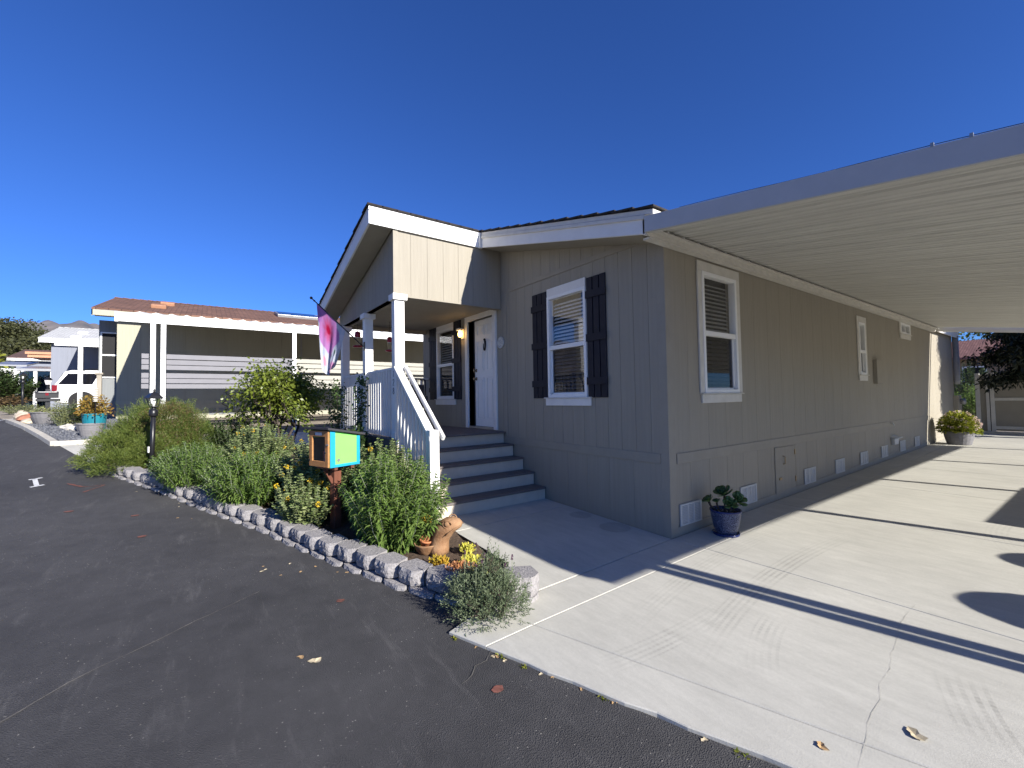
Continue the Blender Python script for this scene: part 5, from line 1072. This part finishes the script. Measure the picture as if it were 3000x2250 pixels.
# ------------------------------------------------------------------ cars (local: +y forward, x right, origin on the ground at the rear axle centre)
pmat('car_white', (.78, .78, .78), .25, .01, 2, spec=.6); pmat('car_silver', (.62, .64, .68), .25, .01, 2, spec=.6); pmat('tyre', (.02, .02, .02), .8, .1, 20); pmat('rim', (.35, .35, .36), .3, .1, 10, metal=.8); pmat('tail_red', (.16, .006, .01), .2, .1, 10); pmat('car_glass', (.005, .005, .007), .15, .05, 5, spec=.25)
def car(name, lab, cat, loc, rz, L, W, prof_low, prof_cab, cab_in, wheels, wr, mat, windows, lights, rails=False):
    t = thing(name, lab, cat, loc, rz, local=True); hw = W / 2
    def loft(secs, nm):   # secs: list of (inset, z-scaled polygon) from right side to left side
        m_ = MB(); n = len(secs[0][1]); k = len(secs)
        for x, poly in secs: m_.v += [(x, y, z) for y, z in poly]
        for i in range(k - 1): m_.f += [(i * n + j, i * n + (j + 1) % n, (i + 1) * n + (j + 1) % n, (i + 1) * n + j) for j in range(n)]
        m_.f += [tuple(range(n - 1, -1, -1)), tuple(range((k - 1) * n, k * n))]; o = m_.build(nm, mat, t); smooth_by_angle(o, 35); return o
    def shrink(poly, a):
        cy_ = sum(p[0] for p in poly) / len(poly); cz_ = sum(p[1] for p in poly) / len(poly); return [(y + (cy_ - y) * a * .5, z + (cz_ - z) * a) for y, z in poly]
    body = loft([(-hw, shrink(prof_low, .10)), (-hw + .05, shrink(prof_low, .02)), (-hw + .12, prof_low), (hw - .12, prof_low), (hw - .05, shrink(prof_low, .02)), (hw, shrink(prof_low, .10))], 'body')
    zt, zb_ = max(p[1] for p in prof_cab), min(p[1] for p in prof_cab)
    ins = lambda z: .03 + cab_in * (z - zb_) / (zt - zb_)
    m_ = MB(); n = len(prof_cab); m_.v = [(-hw + ins(z), y, z) for y, z in prof_cab] + [(hw - ins(z), y, z) for y, z in prof_cab]
    m_.f = [(j, (j + 1) % n, n + (j + 1) % n, n + j) for j in range(n)] + [tuple(range(n - 1, -1, -1)), tuple(range(n, 2 * n))]
    cab = m_.build('cabin', mat, t, bevel=.04)
    for poly in windows:
        for sg in (-1, 1):
            q = MB(); P = [(sg * (hw - ins(z) + .002), y, z) for y, z in poly] + [(sg * (hw - ins(z) + .008), y, z) for y, z in poly]; k = len(poly)
            q.add(P, [tuple(range(k)), tuple(range(2 * k - 1, k - 1, -1))] + [(j, (j + 1) % k, k + (j + 1) % k, k + j) for j in range(k)]).build('window', 'car_glass', t)
    (ya, za), (yb, zb2) = prof_cab[0], prof_cab[1]
    MB().add([(sx_ * (hw - .14), ya + (yb - ya) * u - .012, za + (zb2 - za) * u) for sx_, u in ((-1, .1), (1, .1), (.93, .88), (-.93, .88))], [(0, 1, 2, 3)]).build('rear_window', 'car_glass', t)
    for y in wheels:
        for sg in (-1, 1):
            Mw = Matrix.Translation((sg * (hw - .12), y, wr)) @ Matrix.Rotation(math.pi / 2, 4, 'Y')
            w_ = MB(); w_.lathe([(wr * .62, -.11), (wr * .93, -.125), (wr, -.09), (wr, .09), (wr * .93, .125), (wr * .62, .11)], n=24, M=Mw); wh = w_.build('wheel', 'tyre', t, smooth=True)
            r_ = MB(); r_.lathe([(wr * .6, sg * .08), (wr * .55, sg * .10), (wr * .2, sg * .085), (.03, sg * .10)], n=16, M=Mw); r_.build('rim', 'rim', wh, smooth=True)
            ar = MB(); ar.lathe([(wr * 1.17, -.004), (wr * 1.17, .004)], n=26, M=Matrix.Translation((sg * (hw + .0), y, wr + .02)) @ Matrix.Rotation(math.pi / 2, 4, 'Y')); ar.build('wheel_arch', 'dark', t)
    for sg in (-1, 1):
        (y0, y1, z0, z1, wd) = lights; MB().box((sg * (hw + .004), y0, z0), (sg * (hw - wd), y1, z1)).build('tail_light', 'tail_red', t, bevel=.02)
    if rails:
        for sg in (-1, 1): MB().tube([(sg * (hw - .24), .0, zt - .02), (sg * (hw - .24), .15, zt + .06), (sg * (hw - .24), 2.3, zt + .06), (sg * (hw - .24), 2.5, zt - .02)], .018, 6).build('roof_rail', 'black_metal', t)
    MB().box((-hw + .1, min(p[0] for p in prof_low) - .03, .45), (hw - .1, min(p[0] for p in prof_low) + .05, .66)).build('bumper', mat, t, bevel=.03)
    MB().box((-.26, min(p[0] for p in prof_low) - .036, .72), (.26, min(p[0] for p in prof_low) - .03, .84)).build('number_plate', 'lamp_white', t)
    return t
suv = car('suv', 'white suv parked tail out under the white carport', 'car', (-26.05, -8.95, gz(-26, -8.9) + .02), 0, 5.1, 2.0,
    [(-.98, .45), (-1.0, .8), (-.96, 1.15), (2.95, 1.15), (4.05, 1.08), (4.2, .8), (4.15, .42), (3.6, .3), (-.7, .3)], [(-.93, 1.13), (-.62, 1.80), (-.4, 1.87), (1.7, 1.87), (2.9, 1.13)], .22, (0, 2.95), .39, 'car_white',
    [[(-.80, 1.19), (-.50, 1.70), (.55, 1.72), (.34, 1.19)], [(.62, 1.19), (.72, 1.72), (1.55, 1.72), (1.62, 1.19)], [(1.7, 1.19), (1.64, 1.7), (2.65, 1.22)]], (-.99, -.80, .88, 1.16, .16), rails=True)
car('sedan', 'silver sedan with red tail light parked beyond the suv', 'car', (-38.3, -12.2, gz(-38, -12) + .02), 0, 4.7, 1.82,
    [(-1.05, .5), (-1.08, .85), (-.98, 1.08), (-.3, 1.10), (2.2, 1.02), (3.4, .92), (3.6, .7), (3.55, .38), (3.1, .26), (-.7, .26)], [(-.55, 1.07), (.05, 1.42), (.4, 1.47), (1.3, 1.46), (2.2, 1.0)], .2, (0, 2.75), .34, 'car_silver',
    [[(-.2, 1.12), (.15, 1.38), (.75, 1.40), (.78, 1.1)], [(.85, 1.1), (.83, 1.4), (1.3, 1.4), (1.95, 1.07)]], (-1.07, -.60, .84, 1.04, .3))
# ------------------------------------------------------------------ planting strip in front of neighbour A
pmat('kerb', (.46, .43, .37), .85, .15, 8, .3, 60); pmat('gravel_dark', (.10, .105, .12), .7, .4, 25, .3, 40)
pmat('barrel_grey', (.16, .155, .16), .8, .2, 9, .3, 40, stretch=(1, 1, 6)); pmat('teal_pot', (.012, .16, .21), .4, .08, 6); pmat('rock_tan', (.42, .36, .28), .9, .25, 6, .6, 20); pmat('rock_red', (.30, .13, .08), .9, .3, 5, .6, 20); pmat('rock_white', (.55, .52, .46), .9, .2, 6, .5, 20); pmat('wood_grey', (.30, .27, .22), .8, .2, 8, .3, 40, stretch=(1, 1, .2))
GP = [(-10.72, -6.85), (-10.9, -6.3), (-11.6, -6.15), (-15.9, -6.3), (-16.7, -7.2), (-16.5, -8.95)]
fill('gravel_bed', GP, 'gravel_dark', lambda x, y: gz(x, y) + .03)
kb = structure(MB().add([], []).box((-10.75, -6.9, gz(-10.7, -6.9) - .1), (-10.74, -6.89, gz(-10.7, -6.9))).build('kerb', 'kerb'))
kp = [(-10.9, -5.6), (-10.66, -6.25), (-10.64, -6.9), (-12.1, -7.42), (-13.6, -7.98), (-15.1, -8.53), (-16.6, -9.08)]
for a, b in zip(kp[:-1], kp[1:]):
    za, zb_ = gz(*a), gz(*b); MB().bar((a[0], a[1], za + .02), (b[0], b[1], zb_ + .02), .13, .16).build('kerb_stone', 'kerb', kb, bevel=.01)
# loose slate chips
V, F = [], []
from mathutils.geometry import intersect_point_tri_2d as _ipt
def inpoly(x, y, poly):
    c = False; j = len(poly) - 1
    for i in range(len(poly)):
        if (poly[i][1] > y) != (poly[j][1] > y) and x < (poly[j][0] - poly[i][0]) * (y - poly[i][1]) / (poly[j][1] - poly[i][1]) + poly[i][0]: c = not c
        j = i
    return c
chips = MB(); k = 0
while k < 1500:
    x, y = random.uniform(-16.6, -10.8), random.uniform(-8.9, -6.2)
    if not inpoly(x, y, GP): continue
    k += 1; r = random.uniform(.02, .055); a = random.uniform(0, 6.28); z = gz(x, y) + .03
    pts = [(x + r * random.uniform(.6, 1.2) * math.cos(a + q * 1.2566), y + r * random.uniform(.5, 1) * math.sin(a + q * 1.2566)) for q in range(5)]
    n0 = len(chips.v); h = random.uniform(.008, .03); chips.v += [(p[0], p[1], z - .01) for p in pts] + [(x + (p[0] - x) * .8, y + (p[1] - y) * .8, z + h + random.uniform(-.006, .006)) for p in pts]
    chips.f += [(n0 + 5, n0 + 6, n0 + 7, n0 + 8, n0 + 9)] + [(n0 + q, n0 + (q + 1) % 5, n0 + 5 + (q + 1) % 5, n0 + 5 + q) for q in range(5)]
tag(chips.build('slate_chips', 'gravel_dark'), 'dark slate chips covering the strip in front of the olive house', 'gravel', kind='stuff')
def rock(lab, x, y, r, mt_, sc=(1, 1, .6), seed=0):
    rg = random.Random(seed); m_ = MB().ball((x, y, gz(x, y) + r * sc[2] * .6), r, 9, 6, sc=sc); m_.v = [(v[0] + rg.gauss(0, r * .09), v[1] + rg.gauss(0, r * .09), v[2] + rg.gauss(0, r * .07)) for v in m_.v]
    tag(m_.build('rock', mt_, origin=(x, y, gz(x, y))), lab, 'rock', 'rocks at the far end of the slate strip')
rock('rust red rock at the road corner of the slate strip', -16.1, -8.55, .26, 'rock_red', (1.2, 1, .6), 1); rock('tan rock left of the rust red rock', -16.9, -8.85, .24, 'rock_tan', (1, 1, .8), 2); rock('small tan rock right of the rust red rock', -15.4, -8.35, .20, 'rock_tan', (1.2, 1, .6), 3)
rock('white rock beside the dark barrel planters', -13.2, -7.0, .20, 'rock_white', (1.3, 1.2, .5), 4); rock('low white rock nearest the kerb by the barrels', -13.6, -7.25, .17, 'rock_white', (1.5, 1, .45), 5)
def tub(name, lab, x, y, r, h, mt_, plant=None, n=0, L=.06, W=.03, ph=.3, pr=None, group=None):
    z = gz(x, y) + .03; t = thing(name, lab, 'planter', (x, y, z), group=group)
    MB().lathe([(r * .78, 0), (r * .93, h * .5), (r, h * .9), (r * 1.06, h * .92), (r * 1.06, h), (r * .93, h), (r * .9, h * .9)], (x, y, z), 22, caps=False).build('tub', mt_, t, smooth=False)
    MB().lathe([(.001, h * .9), (r * .92, h * .89)], (x, y, z), 18).build('soil', 'potting_soil', t)
    if plant:
        pr = pr or r; d = rdir(n, .5); d[:, 2] = np.abs(d[:, 2]); P = np.array([x, y, z + h * .9]) + d * np.array([pr, pr, ph]) * (RNG.random((n, 1)) ** .45); leaf_mesh('foliage', P, d + rdir(n) * .7, rdir(n, .6), L * RNG.uniform(.6, 1.2, n), W, plant, t, .2)
    return t
leafmat('leaf_autumn', (.20, .10, .02), (.36, .26, .05), .35); leafmat('leaf_fern', (.14, .17, .05), (.30, .30, .12), .3); leafmat('leaf_lime', (.10, .14, .015), (.36, .36, .05), .4); leafmat('petal_pink', (.60, .42, .36), (.72, .60, .55), .3); leafmat('leaf_oak', (.028, .036, .014), (.075, .078, .030), .22); leafmat('leaf_conifer', (.006, .010, .005), (.016, .024, .010), .1)
tub('barrel_planter', 'grey barrel planter in front of the teal pot', -11.75, -6.5, .24, .30, 'barrel_grey'); tub('barrel_planter', 'grey barrel planter left of the one before the teal pot', -12.7, -6.75, .2, .22, 'barrel_grey', 'leaf_fern', 160, .05, .03, .1)
tub('flower_pot', 'teal planter with russet shrub beside the feathery bush', -12.45, -6.55, .24, .48, 'teal_pot', 'leaf_autumn', 900, .07, .045, .55, .36)
tub('barrel_planter', 'wide grey bowl planter at the far end of the slate strip', -15.2, -7.9, .42, .34, 'barrel_grey', 'leaf_fern', 260, .07, .04, .15)
t = stemmy('fern_bush', 'yellow-green fern bush beside the teal planter', (-14.1, -7.35), 70, .75, .5, .16, .02, 'leaf_fern', .5, 'stem_green', node=.05)
t = stemmy('dark_bush', 'dark bush in the shade of the wooden post', (-13.7, -6.9), 70, .8, .4, .1, .04, 'leaf_dark', .2, 'branch', node=.05)
wpt = thing('wooden_post', 'weathered wooden post with flat cap in front of the white suv', 'post', (-13.0, -6.55, gz(-13, -6.5)))
MB().box((-13.05, -6.6, .8), (-12.95, -6.5, 2.42)).build('post', 'wood_grey', wpt, bevel=.006); MB().box((-13.08, -6.63, 2.42), (-12.92, -6.47, 2.47)).build('post_cap', 'wood_grey', wpt, bevel=.004)
orn = thing('garden_ornament', 'striped stacked-disc ornament on a thin rod above the teal planter', 'ornament', (-11.9, -6.45, gz(-11.9, -6.4)))
MB().tube([(-11.9, -6.45, .8), (-11.9, -6.45, 2.02)], .008, 6).build('rod', 'black_metal', orn)
for i in range(8): MB().lathe([(.02, 0), (.05, .008), (.05, .026), (.02, .034)], (-11.9 + .006 * math.sin(i * 2), -6.45, 1.68 + i * .044), 12).build('disc', 'rock_white', orn, smooth=True)
# lamp with mailbox on one black post
mbx = thing('mailbox', 'black mailbox with red flag under a lantern on a black post', 'mailbox', (-16.75, -8.3, gz(-16.75, -8.3)), math.radians(10), local=True)
MB().box((-.05, -.05, 0), (.05, .05, 1.0)).build('post', 'black_metal', mbx)
MB().box((-.12, -.26, .62), (.12, .28, .70)).build('shelf', 'black_metal', mbx)
MB().prism([(-.1, .72), (.1, .72), (.1, .85), (.07, .91), (0, .94), (-.07, .91), (-.1, .85)], lambda a, b, t_: (a, t_, b), -.27, .24).build('box', 'black_metal', mbx, bevel=.006)
MB().box((.101, -.05, .80), (.108, .02, .88)).build('mail_flag', 'tail_red', mbx); MB().box((.101, -.2, .905), (.106, .2, .92)).build('trim_line', 'lamp_white', mbx)
MB().tube([(0, 0, 1.0), (0, 0, 1.15)], .03, 8).build('lamp_stem', 'black_metal', mbx); MB().lathe([(.05, 1.15), (.085, 1.30)], n=4, caps=False).build('lamp_pane', 'lamp_white', mbx); MB().lathe([(.11, 1.30), (.06, 1.36), (.01, 1.40)], n=4).build('lamp_roof', 'black_metal', mbx)
# green verge island, far hedges and small buildings down the road
stemmy('verge_plant', 'low yellow-green plants at the foot of the distant lamp post', (-22.0, -10.1), 120, .35, 1.1, .12, .03, 'leaf_fern', .4, 'stem_green', node=.05, rz=(1.3, .6))
stemmy('hedge', 'bushy green hedge behind the distant lamp post', (-33.5, -13.5), 260, 2.3, 1.35, .22, .10, 'leaf_dark', .2, 'branch', node=.11, rz=(1.2, 1)); stemmy('hedge', 'brownish shrub by the distant bend of the road', (-40.5, -15.3), 200, 2.6, 1.6, .26, .12, 'leaf_oak', .2, 'branch', node=.13)
stemmy('hedge', 'russet low shrub at the far road edge', (-29.5, -12.5), 90, .7, 1.0, .2, .08, 'leaf_brown', .2, 'branch', node=.1)
nC, rC, zC = gable_house('mobile_home', 'distant small house with dark brown roof under the oaks', -46, -16.2, -6, 7, 5.35, 6.3, 'shingle_far', 'slate_wall', 'white_paint', .4, .4, 1.6)
wd_ = thing('wooden_pergola', 'copper-coloured timber porch roof with white posts beyond the sedan', 'pergola', (-41, -13, 1.5)); pmat('copper_wood', (.45, .22, .12), .6, .1, 6)
MB().box((-43, -14.2, 4.95), (-40, -10.5, 5.12)).build('roof', 'copper_wood', wd_); MB().box((-43, -14.3, 5.16), (-39.9, -10.4, 5.33)).build('roof_edge', 'copper_wood', wd_)
for x, y in ((-40.2, -12.9), (-40.2, -11.0)): MB().box((x - .18, y - .18, 1.4), (x + .18, y + .18, 4.95)).build('post', 'white_paint', wd_)
sr = thing('sunroom', 'white framed glass sunroom with slanting roof down the road', 'sunroom', (-38.3, -13.2, 1.5)); 
MB().hexa([(-39.5, -14.0, 4.15), (-37.2, -14.0, 3.85), (-37.2, -12.4, 3.85), (-39.5, -12.4, 4.15), (-39.5, -14.0, 4.3), (-37.2, -14.0, 4.0), (-37.2, -12.4, 4.0), (-39.5, -12.4, 4.3)]).build('roof', 'grey_metal', sr)
for y in (-13.95, -13.2, -12.45): MB().box((-37.45, y - .08, 1.3), (-37.25, y + .08, 3.85)).build('frame_post', 'white_paint', sr)
for y in (-13.87, -13.12): MB().box((-37.36, y, 1.4), (-37.34, y + .59, 3.82)).build('pane', 'glass_tint', sr)
MB().box((-39.3, -13.9, 1.3), (-39.2, -12.4, 4.1)).build('back_wall', 'slate_wall', sr)
sh_ = thing('shed', 'small white shed with pale metal roof behind the far hedge', 'shed', (-41, -15, 1.5)); MB().box((-42.2, -15.6, 1.3), (-40.2, -14.4, 4.2)).build('wall', 'white_paint', sh_)
MB().hexa([(-42.5, -15.8, 4.7), (-39.9, -15.8, 4.3), (-39.9, -14.2, 4.3), (-42.5, -14.2, 4.7), (-42.5, -15.8, 4.8), (-39.9, -15.8, 4.4), (-39.9, -14.2, 4.4), (-42.5, -14.2, 4.8)]).build('roof', 'grey_metal', sh_)
# oaks on the rise and the mountain behind
def big_tree(lab, x, y, h, r, n, leaf, seed, z=None, L=.42):
    z = gz(x, y) if z is None else z
    return tree('oak_tree', lab, (x, y, z), h, r, (x, y, z + h * .62), n, L, L * .62, leaf, 'branch', trunks=1, depth=4, tr=.35, seed=seed, group='oaks beyond the houses', flat=.75)
big_tree('tallest broad oak at the left edge of the view', -92, -30, 12.0, 8.0, 20000, 'leaf_oak', 3); big_tree('oak with rounded crown right of the tallest one', -96, -22, 11.0, 6.5, 15000, 'leaf_oak', 8); big_tree('lower oak reaching towards the pale grey roof', -100, -13, 9.6, 6.0, 14000, 'leaf_oak', 12)
big_tree('small pointed tree standing above the oaks', -112, -19.5, 13.8, 2.2, 2500, 'leaf_oak', 21); big_tree('bright green tree low at the left edge', -62, -23.5, 6.0, 3.2, 4000, 'leaf_lime', 31)
big_tree('oak behind the shed filling the gap below the crowns', -80, -22, 8.5, 6, 7000, 'leaf_oak', 41)
pmat('mountain', (.125, .125, .14), .95, .3, .0035, .5, .02, col2=(.235, .205, .19))  # distance haze is painted into the colour as a bluish tone
mv, mf = [], []; na, nr = 420, 16
for i in range(na):
    t_ = i / (na - 1); a = math.radians(150 + 100 * t_)
    for j in range(nr):
        u = j / (nr - 1); R_ = 3000 + 2600 * u
        hgt = (700 + 45 * math.sin(t_ * 23) + 25 * math.sin(t_ * 61 + 1) + 14 * math.sin(t_ * 140 + 2)) * math.sin(u * math.pi * .55) ** 1.1 + (22 * math.sin(t_ * 210 + u * 9) + 16 * math.sin(t_ * 380 - u * 17)) * u
        mv.append((R_ * math.cos(a), R_ * math.sin(a), hgt - 20))
for i in range(na - 1):
    for j in range(nr - 1): mf.append((i * nr + j, (i + 1) * nr + j, (i + 1) * nr + j + 1, i * nr + j + 1))
mo = MB().add(mv, mf).build('hills', 'mountain', smooth=True); structure(mo)
# ------------------------------------------------------------------ back of the driveway
gt = thing('side_gate', 'taupe boarded gate with pale frame at the end of the driveway', 'gate', (.9, 16.3, .2))
for a, b in ((.33, .43), (.56, .63), (.65, .74), (1.9, 2.0)): MB().box((a, 16.25, .2), (b, 16.33, 2.15)).build('frame_post', 'trim_cream', gt)
MB().box((.43, 16.3, .2), (.56, 16.32, 2.1)).build('panel', 'siding_plain', gt); MB().box((.74, 16.3, .3), (1.9, 16.32, 2.1)).build('panel', 'siding_plain', gt)
for z in (1.26, .36, 2.05): MB().box((.74, 16.27, z), (1.9, 16.299, z + .09)).build('rail', 'trim_cream', gt)
MB().box((.63, 16.26, .2), (.65, 16.27, 2.1)).build('gap', 'dark', gt); MB().box((2.0, 16.28, .2), (6.5, 16.33, 2.1)).build('panel', 'siding_plain', gt)
MB().box((.3, 16.0, .18), (6.3, 16.2, .29)).build('threshold', 'kerb', gt)
tub2 = tub('barrel_planter', 'grey half-barrel of yellow-green shrub at the far house corner', .50, 12.15, .30, .34, 'barrel_grey', 'leaf_lime', 3000, .075, .045, .56, .42)
fl = rdir(120, .5); fl[:, 2] = np.abs(fl[:, 2]); Pf = np.array([.52, 12.12, .50]) + fl * [.43, .42, .57]
for i in range(42):
    n_ = 14; d = rdir(n_, .3); leaf_mesh('flower_head', np.tile(Pf[i], (n_, 1)) + d * .015, d, rdir(n_), .03, .022, 'petal_pink', tub2, .1)
# overhanging dark conifer
cn = thing('conifer_tree', 'dark shaded conifer hanging over the side gate', 'tree', (2.6, 15.2, .2))
MB().tube([(2.6, 15.2, .1), (2.5, 15.2, 2.0), (2.4, 15.1, 5.2)], [.16, .13, .06], 10).build('trunk', 'bark', cn, smooth=True)
bm_ = MB(); tipsC = []
for i in range(150):
    a = random.uniform(0, 6.28); z = random.uniform(2.2, 5.0); l = random.uniform(.8, 1.9); e = Vector((2.3 + math.cos(a) * l, 15.0 + math.sin(a) * l * .6, z + random.uniform(-.45, .1))); bm_.tube([(2.45, 15.1, z + .2), Vector((2.45, 15.1, z + .25)).lerp(e, .5), e], [.03, .02, .008], 5); tipsC += [Vector((2.45, 15.1, z + .2)).lerp(e, u) for u in (.2, .35, .5, .65, .8, .92, 1.0)]
bm_.build('branches', 'bark', cn)
tc = np.repeat(np.array([tuple(p) for p in tipsC]), 75, 0); leaf_mesh('crown', tc + np.clip(RNG.normal(0, 1, tc.shape), -1.8, 1.8) * .17 * [1, 1, .8], rdir(len(tc), -.3), rdir(len(tc)), .14, .05, 'leaf_conifer', cn, .3)
stemmy('leafy_bush', 'sunlit green bush between the far house corner and the side gate', (-.35, 21.5), 130, 1.6, .9, .10, .05, 'leaf_sage', .2, 'branch', node=.06); stemmy('leafy_bush', 'darker bush behind the sunlit one beyond the house corner', (-1.0, 25), 130, 2.6, 1.3, .12, .07, 'leaf_dark', .2, 'branch', node=.08)
nD = thing('brown_house', 'brown house with reddish shingle roof beyond the side gate', 'house', (-3, 40, .5)); shingle_mat('shingle_red', (.16, .075, .065), (.24, .12, .10))
pmat('brown_wall', (.26, .19, .12), .8, .1, 4)
wD = MB().box((-9, 40, 0), (4, 47, 3.9)).build('wall', 'brown_wall', nD); MB().hexa([(-9.6, 39.4, 3.8), (4.6, 39.4, 3.8), (4.6, 43.5, 5.3), (-9.6, 43.5, 5.3), (-9.6, 39.4, 3.95), (4.6, 39.4, 3.95), (4.6, 43.5, 5.45), (-9.6, 43.5, 5.45)]).build('roof', 'shingle_red', nD)
wq = MB().box((-3.2, 39.95, 2.0), (-2.0, 39.99, 3.3)).build('window', 'white_paint', nD); MB().box((-3.1, 39.94, 2.1), (-2.1, 39.949, 3.2)).build('pane', 'dark', wq)
tree('garden_tree', 'light green tree behind the brown house', (-2, 54, .5), 9, 3.8, (-2, 54, 6.2), 6000, .35, .22, 'leaf_lime', 'branch', depth=4, tr=.2, seed=6)
tree('garden_tree', 'darker tree right of the light green one behind the brown house', (4, 58, .5), 10, 4.5, (4, 58, 6.5), 6000, .38, .24, 'leaf_oak', 'branch', depth=4, tr=.2, seed=9)
pmat('pipe_grey', (.42, .42, .42), .8, .15, 30, .5, 30)
MB().tube([(.07, 15.28, 3.34), (.07, 15.28, 1.95), (.07, 15.22, 1.84)], .075, 10).build('downspout', 'pipe_grey', home, smooth=True)
# ------------------------------------------------------------------ fallen leaves and edge litter
pmat('dry_leaf', (.42, .27, .13), .8, .35, 30); pmat('dry_leaf_pale', (.50, .42, .28), .8, .25, 30)
def leafm(seed):
    rg = random.Random(seed); m_ = MB(); n = 9; vs = [(0, 0, .006)]
    for i in range(n):
        a = 2 * math.pi * i / n; r = (.5 + .12 * math.cos(3 * a) + rg.uniform(-.1, .1)) * (1 if abs(math.cos(a)) > .5 else .55); vs.append((r * math.cos(a), r * math.sin(a), .15 * abs(math.sin(a)) + rg.uniform(0, .12)))
    me = m_.add(vs, [(0, i + 1, (i + 1) % n + 1) for i in range(n)]).mesh('fallen_leaf'); me.materials.append(MATS['dry_leaf' if seed % 2 else 'dry_leaf_pale']); return me
LM = [leafm(s) for s in range(6)]; cnt = 0
spots = [((2.29, -1.52), .075, 'curled brown leaf on the lower right of the driveway', .026), ((2.06, -1.93), .05, 'small brown leaf near the lower edge of the driveway', .026), ((-.02, -3.62), .07, 'larger pale leaf of the pair lying in mid road', .006), ((-.12, -3.68), .045, 'small pale leaf of the pair lying in mid road', .006)]
for (x, y), s, lab, dz in spots:
    o = bpy.data.objects.new('fallen_leaf', LM[cnt % 6]); cnt += 1; COL.objects.link(o); o.location = (x, y, gz(x, y) + dz); o.scale = (s, s, s * .6); o.rotation_euler = (0, 0, random.uniform(0, 6)); tag(o, lab, 'leaf', 'fallen leaves')
for i in range(26):
    u = random.random()
    if i < 15: p, d = along(u * PL * .75); x, y = p.x + random.gauss(-.02, .12), p.y - random.uniform(.12, .6) ** 1.2; dz = .006; lab = 'tiny dry leaf scattered on the road by the edging blocks'
    else: x = .3 + 2.2 * u; y = ye(x) - random.uniform(.0, .04); dz = .006; lab = 'tiny dry leaf caught along the driveway edge'
    o = bpy.data.objects.new('fallen_leaf', random.choice(LM)); COL.objects.link(o); s = random.uniform(.018, .04); o.location = (x, y, gz(x, y) + dz); o.scale = (s, s, s * .6); o.rotation_euler = (0, 0, random.uniform(0, 6)); tag(o, lab, 'leaf', 'fallen leaves by the edging' if i < 15 else 'fallen leaves at the driveway edge')
# weeds in the seam between asphalt and concrete
for i, x in enumerate((.27, .62, .78, 1.25, 1.85)):
    y = ye(x) - .015; n_ = 26; d = rdir(n_, .8); o = leaf_mesh('weed_tuft', np.array([[x, y, .0]] * n_) + RNG.normal(0, .018, (n_, 3)) * [1, .5, 0], d, rdir(n_), .03, .008, 'leaf_lime', None, .3, origin=(x, y, 0)); tag(o, ('weed tuft at the very corner of the driveway', 'second weed tuft along the driveway seam', 'third weed tuft along the driveway seam', 'weed tuft midway along the driveway seam', 'weed tuft furthest right in the driveway seam')[i], 'weed', 'weeds in the driveway seam')
